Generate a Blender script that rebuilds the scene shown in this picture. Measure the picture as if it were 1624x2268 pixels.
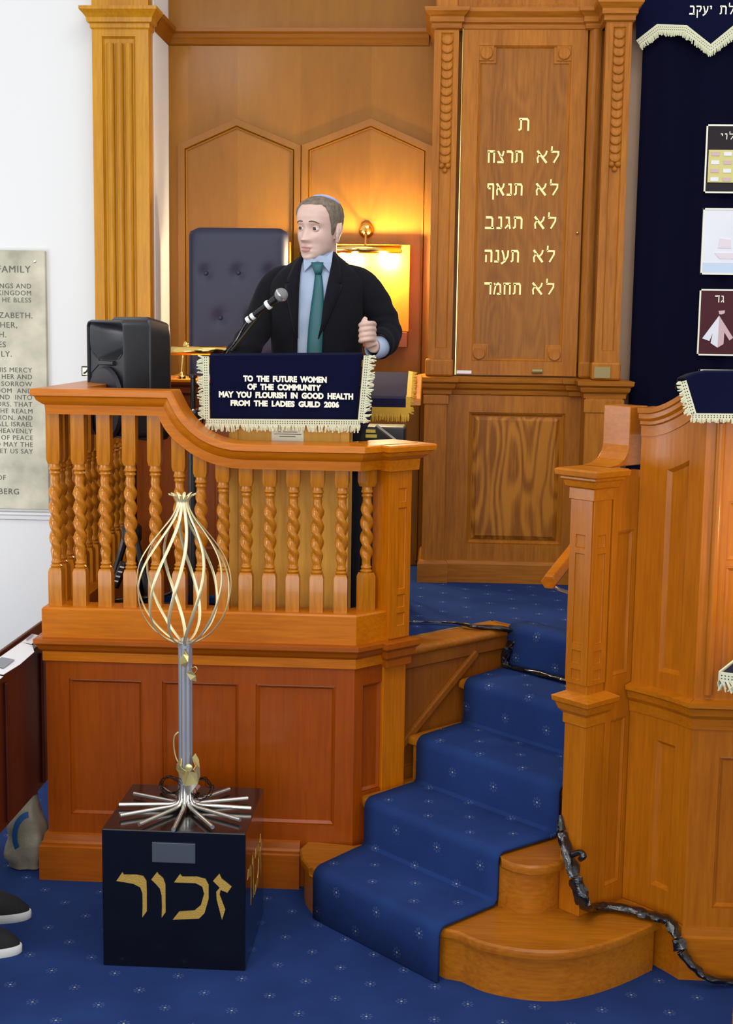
import bpy, bmesh, math, random
from mathutils import Vector, Matrix, noise
random.seed(7)
for o in list(bpy.data.objects): bpy.data.objects.remove(o)
SC = bpy.context.scene
COL = SC.collection

# ---------------------------------------------------------------- camera
F, CX, CY, H = 3000.0, 812.0, 1134.0, 1.73
ROLL = 0.0145
tilt = math.atan(409/F)
yaw = math.atan(173/F*math.cos(tilt))
fw = Vector((-math.sin(yaw)*math.cos(tilt), math.cos(yaw)*math.cos(tilt), -math.sin(tilt)))
rt0 = Vector((math.cos(yaw), math.sin(yaw), 0))
dn0 = fw.cross(rt0)
rt = (rt0*math.cos(ROLL) - dn0*math.sin(ROLL)).normalized()
dn = (rt0*math.sin(ROLL) + dn0*math.cos(ROLL)).normalized()
CAMP = Vector((0, 0, H))
cd = bpy.data.cameras.new('camera')
cam = bpy.data.objects.new('camera', cd); COL.objects.link(cam)
cd.sensor_fit = 'VERTICAL'; cd.sensor_height = 36; cd.lens = F/2268*36
cd.clip_start = 0.05
M = Matrix.Identity(4)
for i in range(3):
    M[i][0] = rt[i]; M[i][1] = -dn[i]; M[i][2] = -fw[i]; M[i][3] = CAMP[i]
cam.matrix_world = M
SC.camera = cam
# ---------------------------------------------------------------- world + light + exposure
SC.view_settings.view_transform = 'Standard'
SC.view_settings.look = 'None'
SC.view_settings.gamma = 1
SC.view_settings.use_curve_mapping = False
SC.view_settings.exposure = 0.0
W = bpy.data.worlds.new('world'); SC.world = W; W.use_nodes = True
W.node_tree.nodes['Background'].inputs[0].default_value = (0.96, 0.98, 1.0, 1)
W.node_tree.nodes['Background'].inputs[1].default_value = 0.90
def area(name, loc, target, sx, sy, power, col):
    l = bpy.data.lights.new(name, 'AREA'); l.shape = 'RECTANGLE'; l.size = sx; l.size_y = sy
    l.energy = power; l.color = col
    o = bpy.data.objects.new(name, l); COL.objects.link(o)
    o.location = loc
    o.rotation_euler = (Vector(target)-Vector(loc)).to_track_quat('-Z', 'Y').to_euler()
    return o
area('window_light_left', (-3.0, 3.3, 1.0), (-1.75, 5.42, 0.8), 1.0, 1.0, 26, (0.93, 0.96, 1.0))
area('front_fill_light', (-.6, -4.2, 2.0), (-0.3, 4.6, 1.3), 6.0, 2.6, 205, (0.98, 0.99, 1.0))  # broad fill added from the hall side to lift upright faces, no real window
area('highlight_light', (-1.7, 0.9, 3.7), (-0.6, 4.2, 1.1), .5, .5, 26, (1.0, 0.97, 0.92))  # small source added for crisp highlights on the balusters, no real lamp
area('hall_ceiling_light', (0.4, 2.0, 5.2), (-0.1, 4.0, 0.6), 3.0, 2.0, 66, (1.0, 0.96, 0.9))

# ---------------------------------------------------------------- pixel -> world helpers (photo frame)
def ray(px, py): return fw*F + rt*(px-CX) + dn*(py-CY)
def PY(px, py, Y):
    d = ray(px, py); return CAMP + d*(Y/d.y)
def PZ(px, py, Z):
    d = ray(px, py); return CAMP + d*((Z-H)/d.z)
def PX(px, py, X):
    d = ray(px, py); return CAMP + d*(X/d.x)
Q = 2**-.5
def PS(px, py, s):
    d = ray(px, py); return CAMP + d*(s/((d.x+d.y)*Q))
def PT(px, py, t):
    d = ray(px, py); return CAMP + d*(t/((d.x-d.y)*Q))
def ST(s, t, z): return Vector(((s+t)*Q, (s-t)*Q, z))

# ---------------------------------------------------------------- materials
def lin(c):
    def f(v):
        v /= 255.0
        return v/12.92 if v <= .04045 else ((v+.055)/1.055)**2.4
    return (f(c[0]), f(c[1]), f(c[2]), 1)
def newmat(name):
    m = bpy.data.materials.new(name); m.use_nodes = True
    nt = m.node_tree; b = nt.nodes['Principled BSDF']
    return m, nt, b
def plain(name, rgb, rough=.6, metal=0, spec=.5, bump=0, bscale=200, coat=0, sheen=0, var=0, vscale=4):
    m, nt, b = newmat(name)
    b.inputs['Base Color'].default_value = lin(rgb)
    b.inputs['Roughness'].default_value = rough
    b.inputs['Metallic'].default_value = metal
    b.inputs['Specular IOR Level'].default_value = spec
    if coat: b.inputs['Coat Weight'].default_value = coat; b.inputs['Coat Roughness'].default_value = .12
    if sheen: b.inputs['Sheen Weight'].default_value = sheen
    tc = nt.nodes.new('ShaderNodeTexCoord')
    if bump:
        n = nt.nodes.new('ShaderNodeTexNoise'); n.inputs['Scale'].default_value = bscale
        n.inputs['Detail'].default_value = 3
        nt.links.new(tc.outputs['Object'], n.inputs['Vector'])
        bp = nt.nodes.new('ShaderNodeBump'); bp.inputs['Strength'].default_value = bump
        bp.inputs['Distance'].default_value = .004
        nt.links.new(n.outputs['Fac'], bp.inputs['Height']); nt.links.new(bp.outputs['Normal'], b.inputs['Normal'])
    if var:
        n = nt.nodes.new('ShaderNodeTexNoise'); n.inputs['Scale'].default_value = vscale; n.inputs['Detail'].default_value = 4
        nt.links.new(tc.outputs['Object'], n.inputs['Vector'])
        r = nt.nodes.new('ShaderNodeValToRGB')
        c = lin(rgb)
        r.color_ramp.elements[0].position = .3; r.color_ramp.elements[1].position = .7
        r.color_ramp.elements[0].color = (c[0]*(1-var), c[1]*(1-var), c[2]*(1-var), 1)
        r.color_ramp.elements[1].color = (min(1, c[0]*(1+var)), min(1, c[1]*(1+var)), min(1, c[2]*(1+var)), 1)
        nt.links.new(n.outputs['Fac'], r.inputs['Fac']); nt.links.new(r.outputs['Color'], b.inputs['Base Color'])
    return m
def wood(name, rgb, axis='z', contrast=.16, rough=.34, coat=.35, scale=26, figure=0, stretch=14):
    """varnished timber: fine grain stretched along one axis, broad tone drift, optional cathedral figure"""
    m, nt, b = newmat(name); N = nt.nodes; L = nt.links
    tc = N.new('ShaderNodeTexCoord'); mp = N.new('ShaderNodeMapping')
    s = [1, 1, 1]; s['xyz'.index(axis)] = 1/stretch
    mp.inputs['Scale'].default_value = s
    L.new(tc.outputs['Object'], mp.inputs['Vector'])
    n1 = N.new('ShaderNodeTexNoise'); n1.inputs['Scale'].default_value = scale*4; n1.inputs['Detail'].default_value = 6
    n1.inputs['Roughness'].default_value = .65
    L.new(mp.outputs['Vector'], n1.inputs['Vector'])
    n2 = N.new('ShaderNodeTexNoise'); n2.inputs['Scale'].default_value = 7; n2.inputs['Detail'].default_value = 2
    L.new(mp.outputs['Vector'], n2.inputs['Vector'])
    mx = N.new('ShaderNodeMath'); mx.operation = 'MULTIPLY_ADD'; mx.inputs[1].default_value = .55
    L.new(n1.outputs['Fac'], mx.inputs[0])
    m2 = N.new('ShaderNodeMath'); m2.operation = 'MULTIPLY'; m2.inputs[1].default_value = .45
    L.new(n2.outputs['Fac'], m2.inputs[0]); L.new(m2.outputs[0], mx.inputs[2])
    out = mx.outputs[0]
    if figure:
        mp2 = N.new('ShaderNodeMapping'); mp2.inputs['Scale'].default_value = (1.0, 1, .22)
        L.new(tc.outputs['Object'], mp2.inputs['Vector'])
        w = N.new('ShaderNodeTexNoise'); w.inputs['Scale'].default_value = 9; w.inputs['Detail'].default_value = 1
        L.new(mp2.outputs['Vector'], w.inputs['Vector'])
        k = N.new('ShaderNodeMath'); k.operation = 'MULTIPLY'; k.inputs[1].default_value = 60
        L.new(w.outputs['Fac'], k.inputs[0])
        sn = N.new('ShaderNodeMath'); sn.operation = 'SINE'; L.new(k.outputs[0], sn.inputs[0])
        ma = N.new('ShaderNodeMath'); ma.operation = 'MULTIPLY_ADD'; ma.inputs[1].default_value = figure
        L.new(sn.outputs[0], ma.inputs[0]); L.new(out, ma.inputs[2]); out = ma.outputs[0]
    r = N.new('ShaderNodeValToRGB'); c = lin(rgb)
    r.color_ramp.elements[0].position = .37; r.color_ramp.elements[1].position = .63
    r.color_ramp.elements[0].color = (c[0]*(1-contrast*1.3), c[1]*(1-contrast*1.7), c[2]*(1-contrast*1.9), 1)
    r.color_ramp.elements[1].color = (min(1, c[0]*(1+contrast)), min(1, c[1]*(1+contrast)), min(1, c[2]*(1+contrast)), 1)
    L.new(out, r.inputs['Fac']); L.new(r.outputs['Color'], b.inputs['Base Color'])
    b.inputs['Roughness'].default_value = rough
    b.inputs['Coat Weight'].default_value = coat*.5; b.inputs['Coat Roughness'].default_value = .10 if coat > .6 else .15
    b.inputs['Specular IOR Level'].default_value = .2
    bp = N.new('ShaderNodeBump'); bp.inputs['Strength'].default_value = .12; bp.inputs['Distance'].default_value = .002
    L.new(n1.outputs['Fac'], bp.inputs['Height']); L.new(bp.outputs['Normal'], b.inputs['Normal'])
    return m
HONEY = (189, 106, 4)
M_hz = wood('honey_wood_upright', HONEY)
M_hx = wood('honey_wood_rail', HONEY, axis='x')
M_bal = wood('baluster_wood', (184, 115, 23), contrast=.2, rough=.22, coat=.7)
M_red = wood('panel_wood', (145, 65, 2), contrast=.13)
M_redx = wood('panel_wood_rail', (160, 81, 7), axis='x', contrast=.13)
M_oak = wood('oak_upright', (160, 97, 21), contrast=.22, rough=.5, coat=.08)
M_oakx = wood('oak_rail', (160, 97, 21), axis='x', contrast=.22, rough=.5, coat=.08)
M_oakfig = wood('oak_figured', (158, 99, 25), contrast=.26, rough=.5, coat=.08, figure=.14)
M_oakdoor = wood('oak_door_field', (143, 88, 25), contrast=.2, rough=.5, coat=.08, figure=.05)
M_wall = wood('wall_boarding', (135, 85, 12), contrast=.07, rough=.45, coat=.15, scale=12, stretch=6)
M_wallb = wood('wall_boarding_pale', (142, 91, 18), contrast=.07, rough=.45, coat=.15, scale=12, stretch=6)
M_wallx = wood('wall_boarding_rail', (134, 81, 9), axis='x', contrast=.09, rough=.42, coat=.2)
M_pil = wood('pilaster_wood', (182, 127, 19), contrast=.16, rough=.36, coat=.3)
M_tread = wood('tread_wood', (161, 95, 16), axis='x', contrast=.2, rough=.4, coat=.3)
M_string = wood('stringer_wood', (130, 74, 20), contrast=.15)
M_lect = wood('lectern_oak', (225, 168, 68), contrast=.1, rough=.5, coat=.1)
M_rpul = wood('right_pulpit_wood', (169, 97, 13), contrast=.15, rough=.3, coat=.5)
M_rpulx = wood('right_pulpit_rail', (172, 100, 13), axis='x', contrast=.15, rough=.28, coat=.5)
M_pew = wood('pew_mahogany', (78, 30, 17), contrast=.2, rough=.35, coat=.4)
M_desk = wood('desk_wood', (148, 72, 10), contrast=.14)
M_deskd = wood('desk_edge_wood', (104, 50, 20), axis='x', contrast=.2)
M_white = plain('white_plaster', (215, 217, 217), .85, bump=.05, bscale=60)
M_stone = plain('plaque_stone', (176, 172, 150), .45, var=.28, vscale=9, coat=.25)
M_engr = plain('engraved_letter', (84, 86, 80), .7)
M_brass = plain('polished_brass', (232, 196, 110), .12, metal=1)
M_brassd = plain('satin_brass', (214, 186, 120), .35, metal=1)
M_gold = plain('gold_leaf', (206, 166, 78), .4, metal=.55, bump=.2, bscale=300)
M_goldl = plain('gilt_letter', (246, 226, 150), .4, metal=.2)
M_steel = plain('bright_steel', (222, 220, 212), .2, metal=.85)
M_rib = plain('pale_brass_strip', (240, 228, 178), .28, metal=.6)
M_tube = plain('aluminium_tube', (178, 180, 186), .32, metal=.6)
M_sheet = plain('gold_sheet', (236, 220, 150), .3, metal=.7)
M_black = plain('black_lacquer', (9, 9, 12), .16, coat=.5)
M_plate = plain('grey_metal_plate', (84, 94, 102), .42, metal=.6)
M_plast = plain('black_speaker_plastic', (30, 32, 37), .36, bump=.12, bscale=500)
M_grille = plain('speaker_grille', (24, 28, 40), .4, bump=.4, bscale=700)
M_dark = plain('black_metal', (16, 16, 18), .35)
M_navy = plain('navy_velvet', (11, 14, 42), .95, spec=.06, sheen=.03, bump=.25, bscale=400)
M_navyc = plain('navy_curtain', (8, 9, 30), .95, spec=.06, sheen=.02, bump=.25, bscale=300)
M_navyp = plain('plum_navy_cloth', (34, 32, 58), .95, spec=.06, sheen=.05)
M_fringe = plain('cream_fringe', (206, 206, 176), .9, bump=.4, bscale=350)
M_hole = plain('fringe_eyelet', (24, 26, 44), .9)
M_gfringe = plain('gold_fringe', (214, 164, 50), .75, bump=.4, bscale=300)
M_lett = plain('cream_embroidery', (238, 236, 218), .8)
M_chair = plain('navy_leather', (29, 33, 58), .55, bump=.08, bscale=500)
M_skin = plain('skin', (202, 171, 158), .5, var=.06, vscale=30)
M_lip = plain('lip', (182, 112, 104), .45)
M_mouth = plain('mouth_dark', (74, 34, 32), .6)
M_hair = plain('grey_brown_hair', (112, 100, 86), .6, bump=.6, bscale=260, var=.3, vscale=60)
M_brow = plain('brow_hair', (96, 76, 62), .8)
M_eye = plain('eye_white', (226, 216, 208), .25)
M_iris = plain('iris_brown', (50, 32, 24), .25)
M_suit = plain('dark_navy_suit', (11, 12, 20), .85, spec=.15, bump=.1, bscale=500, sheen=.03)
M_shirt = plain('blue_shirt', (150, 166, 191), .7, bump=.05)
M_tie = plain('teal_tie', (22, 84, 92), .5, bump=.15, bscale=700)
M_kip = plain('skullcap_white', (226, 226, 232), .8)
M_kipb = plain('skullcap_blue', (150, 162, 206), .8)
M_mic = plain('mic_grille', (150, 152, 156), .4, metal=.6, bump=.8, bscale=900)
M_wtape = plain('white_tape', (226, 228, 232), .5)
M_cable = plain('black_plastic_wrap', (14, 14, 16), .18, coat=.6, bump=.6, bscale=90)
M_paper = plain('white_paper', (228, 230, 236), .7)
M_ink = plain('grey_print', (140, 144, 156), .8)
M_bag = plain('crumpled_grey_bag', (136, 126, 108), .5, bump=.7, bscale=40)
M_bagb = plain('blue_bag_stripe', (20, 72, 122), .5)
M_shoe = plain('black_canvas', (18, 18, 20), .85, bump=.2, bscale=500)
M_sole = plain('white_rubber', (216, 216, 212), .6)
M_trou = plain('black_trousers', (14, 14, 18), .9, bump=.1)
M_yel = plain('yellow_strip', (238, 214, 80), .5)
M_grey = plain('grey_strap', (150, 142, 134), .6)
M_patchd = plain('patch_dark_brown', (34, 26, 32), .9)
M_patchw = plain('patch_pale', (226, 228, 236), .9, var=.04)
M_patchm = plain('patch_maroon', (72, 26, 34), .9)
M_patchy = plain('patch_gold', (206, 200, 130), .85)
M_patchp = plain('patch_pink', (206, 176, 178), .85)
M_patchb = plain('patch_sea', (196, 214, 234), .9)
M_bronze = plain('bronze_plate', (146, 130, 84), .5, metal=.4)
M_lstone = plain('pale_jamb', (176, 146, 120), .7, var=.1)
M_wire = plain('dark_wire', (26, 24, 24), .4, metal=.7)
M_lampin = newmat('lamp_tube')
M_lampin[2].inputs['Emission Color'].default_value = (1, .78, .42, 1)
M_lampin[2].inputs['Emission Strength'].default_value = 12
M_glow = M_lampin[0]

def carpet(name, u0, v0, rgb=(33, 58, 114)):
    """blue pile with a half-drop pattern of small pale sprigs, laid out in UV metres"""
    m, nt, b = newmat(name); N = nt.nodes; L = nt.links
    uv = N.new('ShaderNodeUVMap')
    sp = N.new('ShaderNodeSeparateXYZ'); L.new(uv.outputs['UV'], sp.inputs[0])
    def mt(op, a, bb=None, c=None):
        n = N.new('ShaderNodeMath'); n.operation = op
        for i, v in enumerate((a, bb, c)):
            if v is None: continue
            if isinstance(v, (int, float)): n.inputs[i].default_value = v
            else: L.new(v, n.inputs[i])
        return n.outputs[0]
    p = .172
    def sprig(du, dv):
        x = mt('MULTIPLY', mt('SUBTRACT', mt('FRACT', mt('ADD', mt('DIVIDE', mt('SUBTRACT', sp.outputs[0], u0), p), 40.5+du)), .5), p)
        y = mt('MULTIPLY', mt('SUBTRACT', mt('FRACT', mt('ADD', mt('DIVIDE', mt('SUBTRACT', sp.outputs[1], v0), p), 40.5+dv)), .5), p)
        r = mt('SQRT', mt('ADD', mt('MULTIPLY', x, x), mt('MULTIPLY', y, y)))
        a = mt('ARCTAN2', y, x)
        ring = mt('MULTIPLY', mt('LESS_THAN', mt('ABSOLUTE', mt('SUBTRACT', r, .0115)), .0042), mt('GREATER_THAN', mt('COSINE', mt('MULTIPLY', a, 8)), .1))
        dot = mt('LESS_THAN', r, .0032)
        return ring, dot
    r1, d1 = sprig(0, 0); r2, d2 = sprig(.5, .5)
    ring = mt('MAXIMUM', r1, r2); dot = mt('MAXIMUM', d1, d2)
    tc = N.new('ShaderNodeTexCoord')
    n1 = N.new('ShaderNodeTexNoise'); n1.inputs['Scale'].default_value = 420; n1.inputs['Detail'].default_value = 2
    L.new(tc.outputs['Object'], n1.inputs['Vector'])
    n2 = N.new('ShaderNodeTexNoise'); n2.inputs['Scale'].default_value = 5
    L.new(tc.outputs['Object'], n2.inputs['Vector'])
    r = N.new('ShaderNodeValToRGB'); c = lin(rgb)
    r.color_ramp.elements[0].position = .3; r.color_ramp.elements[1].position = .72
    r.color_ramp.elements[0].color = (c[0]*.72, c[1]*.72, c[2]*.74, 1)
    r.color_ramp.elements[1].color = (c[0]*1.25, c[1]*1.25, c[2]*1.22, 1)
    L.new(mt('MULTIPLY_ADD', n2.outputs['Fac'], .5, mt('MULTIPLY', n1.outputs['Fac'], .34)), r.inputs['Fac'])
    mx = N.new('ShaderNodeMix'); mx.data_type = 'RGBA'
    L.new(mt('MULTIPLY', ring, mt('MULTIPLY', n1.outputs['Fac'], .34)), mx.inputs['Factor'])
    L.new(r.outputs['Color'], mx.inputs['A']); mx.inputs['B'].default_value = lin((132, 148, 196))
    mx2 = N.new('ShaderNodeMix'); mx2.data_type = 'RGBA'
    L.new(mt('MULTIPLY', dot, .55), mx2.inputs['Factor'])
    L.new(mx.outputs['Result'], mx2.inputs['A']); mx2.inputs['B'].default_value = lin((206, 206, 180))
    L.new(mx2.outputs['Result'], b.inputs['Base Color'])
    b.inputs['Roughness'].default_value = .97; b.inputs['Specular IOR Level'].default_value = .15
    bp = N.new('ShaderNodeBump'); bp.inputs['Strength'].default_value = .5; bp.inputs['Distance'].default_value = .003
    L.new(n1.outputs['Fac'], bp.inputs['Height']); L.new(bp.outputs['Normal'], b.inputs['Normal'])
    return m
M_carpet = carpet('blue_sprig_carpet', -.252, 3.482)
M_runner = carpet('blue_sprig_runner', -2.819, .117)

# ---------------------------------------------------------------- mesh builder
class MB:
    def __init__(s): s.v = []; s.f = []; s.smooth = False
    def add(s, vs, fs):
        b = len(s.v); s.v += [Vector(v) for v in vs]; s.f += [tuple(b+i for i in f) for f in fs]
        return s
    def box(s, x0, x1, y0, y1, z0, z1, T=None):
        vs = [Vector((x, y, z)) for z in (z0, z1) for y in (y0, y1) for x in (x0, x1)]
        if T: vs = [T(v.x, v.y, v.z) for v in vs]
        return s.add(vs, [(0, 2, 3, 1), (4, 5, 7, 6), (0, 1, 5, 4), (2, 6, 7, 3), (0, 4, 6, 2), (1, 3, 7, 5)])
    def prism(s, poly, d0, d1, T):
        """poly: 2D list; T(a,b,d)->world"""
        n = len(poly)
        vs = [T(a, b, d0) for a, b in poly] + [T(a, b, d1) for a, b in poly]
        fs = [tuple(range(n-1, -1, -1)), tuple(range(n, 2*n))]
        fs += [(i, (i+1) % n, n+(i+1) % n, n+i) for i in range(n)]
        return s.add(vs, fs)
    def grid(s, rows, closed_u=False, closed_v=False, caps=False):
        nr = len(rows); nc = len(rows[0]); vs = [p for r in rows for p in r]; fs = []
        for i in range(nr if closed_v else nr-1):
            for j in range(nc if closed_u else nc-1):
                a = i*nc+j; b = i*nc+(j+1) % nc; i2 = (i+1) % nr
                fs.append((a, b, i2*nc+(j+1) % nc, i2*nc+j))
        if caps and closed_u:
            fs.append(tuple(range(nc-1, -1, -1))); fs.append(tuple((nr-1)*nc+j for j in range(nc)))
        return s.add(vs, fs)
    def tube(s, pts, rad, n=10, flat=None, caps=True, smooth_path=0):
        pts = [Vector(p) for p in pts]
        if not isinstance(rad, (list, tuple)): rad = [rad]*len(pts)
        if smooth_path: pts, rad = catmull(pts, rad, smooth_path)
        rows = []; up = None
        for i, p in enumerate(pts):
            t = (pts[min(i+1, len(pts)-1)] - pts[max(i-1, 0)])
            if t.length < 1e-9: t = Vector((0, 0, 1))
            t.normalize()
            if up is None:
                up = Vector((0, 0, 1)) if abs(t.z) < .9 else Vector((0, 1, 0))
                if flat is not None: up = Vector(flat[1])
            a = t.cross(up)
            if a.length < 1e-6: a = t.cross(Vector((1, 0, 0)))
            a.normalize(); bb = a.cross(t).normalized(); up = bb
            k = flat[0] if flat is not None else 1
            rows.append([p + a*(rad[i]*math.cos(2*math.pi*j/n)) + bb*(rad[i]*k*math.sin(2*math.pi*j/n)) for j in range(n)])
        s.grid(rows, closed_u=True, caps=caps); s.smooth = True
        return s
    def lathe(s, prof, c, n=24, axis=(0, 0, 1), caps=True):
        """prof: (r,h)"""
        ax = Vector(axis).normalized(); a = ax.orthogonal().normalized(); b = ax.cross(a)
        rows = [[Vector(c) + ax*h + (a*math.cos(2*math.pi*j/n) + b*math.sin(2*math.pi*j/n))*max(r, 1e-5) for j in range(n)] for r, h in prof]
        s.grid(rows, closed_u=True, caps=caps); s.smooth = True
        return s
    def ball(s, c, r, n=16, m=10, R=None):
        if not isinstance(r, (list, tuple)): r = (r, r, r)
        rows = []
        for i in range(m+1):
            th = math.pi*i/m; th = min(max(th, 1e-3), math.pi-1e-3)
            row = []
            for j in range(n):
                v = Vector((r[0]*math.sin(th)*math.cos(2*math.pi*j/n), r[1]*math.sin(th)*math.sin(2*math.pi*j/n), -r[2]*math.cos(th)))
                if R: v = R @ v
                row.append(Vector(c)+v)
            rows.append(row)
        s.grid(rows, closed_u=True, caps=True); s.smooth = True
        return s
    def sweep(s, path, prof, closed=True, caps=True, side=1):
        """moulding: plan path [(x,y)], profile [(out,z)], out = to the right of travel; mitred"""
        P = [Vector((p[0], p[1], 0)) for p in path]; rows = []
        for i, p in enumerate(P):
            d1 = (P[i]-P[i-1]).normalized() if i > 0 else None
            d2 = (P[i+1]-P[i]).normalized() if i < len(P)-1 else None
            n1 = Vector((d1.y, -d1.x, 0)) if d1 else None
            n2 = Vector((d2.y, -d2.x, 0)) if d2 else None
            if n1 is None: m = n2
            elif n2 is None: m = n1
            else:
                m = (n1+n2); m = m*(2/m.dot(m))
            rows.append([p + m*(o*side) + Vector((0, 0, z)) for o, z in prof])
        s.grid(rows, closed_u=closed, caps=caps and closed)
        return s
    def build(s, name, mat, parent=None, bevel=0, sub=0, smooth=None, loc=None, solid=0, angle=40, uv=None, remesh=0, lap=0):
        me = bpy.data.meshes.new(name)
        base = Vector((0, 0, 0))
        if parent is not None: base = world_loc(parent)
        elif loc is None and s.v:
            xs = [v.x for v in s.v]; ys = [v.y for v in s.v]
            base = Vector(((min(xs)+max(xs))/2, (min(ys)+max(ys))/2, min(v.z for v in s.v)))
        elif loc is not None: base = Vector(loc)
        me.from_pydata([v-base for v in s.v], [], s.f); me.update()
        bm = bmesh.new(); bm.from_mesh(me); bmesh.ops.triangulate(bm, faces=[f for f in bm.faces if len(f.verts) > 4], ngon_method='EAR_CLIP'); bmesh.ops.recalc_face_normals(bm, faces=bm.faces); bm.to_mesh(me); bm.free()
        if uv:
            lay = me.uv_layers.new(name='UVMap')
            for lp in me.loops: lay.data[lp.index].uv = uv[lp.vertex_index]
        if (s.smooth if smooth is None else smooth):
            me.polygons.foreach_set('use_smooth', [True]*len(me.polygons))
            me.set_sharp_from_angle(angle=math.radians(angle))
        o = bpy.data.objects.new(name, me); COL.objects.link(o)
        for mm in (mat if isinstance(mat, (list, tuple)) else [mat]): me.materials.append(mm)
        if parent is not None: o.parent = parent
        else: o.location = base
        if solid:
            md = o.modifiers.new('solid', 'SOLIDIFY'); md.thickness = solid; md.offset = 0
        if bevel:
            md = o.modifiers.new('bevel', 'BEVEL'); md.width = bevel; md.segments = 2; md.limit_method = 'ANGLE'
            md.angle_limit = math.radians(40)
        if sub:
            md = o.modifiers.new('sub', 'SUBSURF'); md.levels = sub; md.render_levels = sub
        if remesh:
            md = o.modifiers.new('remesh', 'REMESH'); md.mode = 'VOXEL'; md.voxel_size = remesh; md.use_smooth_shade = True
            md = o.modifiers.new('smooth', 'SMOOTH'); md.factor = .5; md.iterations = lap or 4
        return o
def catmull(pts, rad, k):
    P = []; R = []
    n = len(pts)
    for i in range(n-1):
        p0 = pts[max(i-1, 0)]; p1 = pts[i]; p2 = pts[i+1]; p3 = pts[min(i+2, n-1)]
        for j in range(k):
            t = j/k
            P.append(.5*((2*p1) + (p2-p0)*t + (2*p0-5*p1+4*p2-p3)*t*t + (3*p1-p0-3*p2+p3)*t**3))
            R.append(rad[i]*(1-t)+rad[i+1]*t)
    P.append(pts[-1]); R.append(rad[-1])
    return P, R
def world_loc(o):
    l = Vector((0, 0, 0))
    while o is not None: l = l + o.location; o = o.parent
    return l
def tag(o, label, cat, group=None):
    o['label'] = label; o['category'] = cat
    if group: o['group'] = group
    return o
def thing(name, label, cat, loc, group=None):
    o = bpy.data.objects.new(name, None); COL.objects.link(o); o.location = loc; o.empty_display_size = .05
    return tag(o, label, cat, group)
def struct(o): o['kind'] = 'structure'; return o
def partlabel(o, l): o['label'] = l; return o

def panelled(mb, X0, X1, Z0, Z1, opens, T, thick=.025, rec=.012, bev=.012, field=None):
    """board with sunk panels. T(u,d,z): d positive = into the board; opens: list of (u0,u1,z0,z1)"""
    us = sorted(set([X0, X1]+[o[0] for o in opens]+[o[1] for o in opens]))
    zs = sorted(set([Z0, Z1]+[o[2] for o in opens]+[o[3] for o in opens]))
    for i in range(len(us)-1):
        for j in range(len(zs)-1):
            uc = (us[i]+us[i+1])/2; zc = (zs[j]+zs[j+1])/2
            if any(o[0] < uc < o[1] and o[2] < zc < o[3] for o in opens): continue
            mb.add([T(us[i], 0, zs[j]), T(us[i+1], 0, zs[j]), T(us[i+1], 0, zs[j+1]), T(us[i], 0, zs[j+1])], [(0, 1, 2, 3)])
    for (a, b, c, d) in opens:
        def ring(k, dep): return [T(a+k, dep, c+k), T(b-k, dep, c+k), T(b-k, dep, d-k), T(a+k, dep, d-k)]
        R = [ring(0, 0), ring(0, rec*.45), ring(bev*.35, rec*.35), ring(bev, rec)]
        if field: R += [ring(field, rec), ring(field+.006, rec*.35)]
        for r0, r1 in zip(R[:-1], R[1:]):
            mb.add(r0+r1, [(k, (k+1) % 4, 4+(k+1) % 4, 4+k) for k in range(4)])
        mb.add(R[-1], [(0, 1, 2, 3)])
    # edges + back
    c = [(X0, Z0), (X1, Z0), (X1, Z1), (X0, Z1)]
    fr = [T(u, 0, z) for u, z in c]; bk = [T(u, thick, z) for u, z in c]
    mb.add(fr+bk, [(k, 4+k, 4+(k+1) % 4, (k+1) % 4) for k in range(4)]+[(7, 6, 5, 4)])
    return mb

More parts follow.
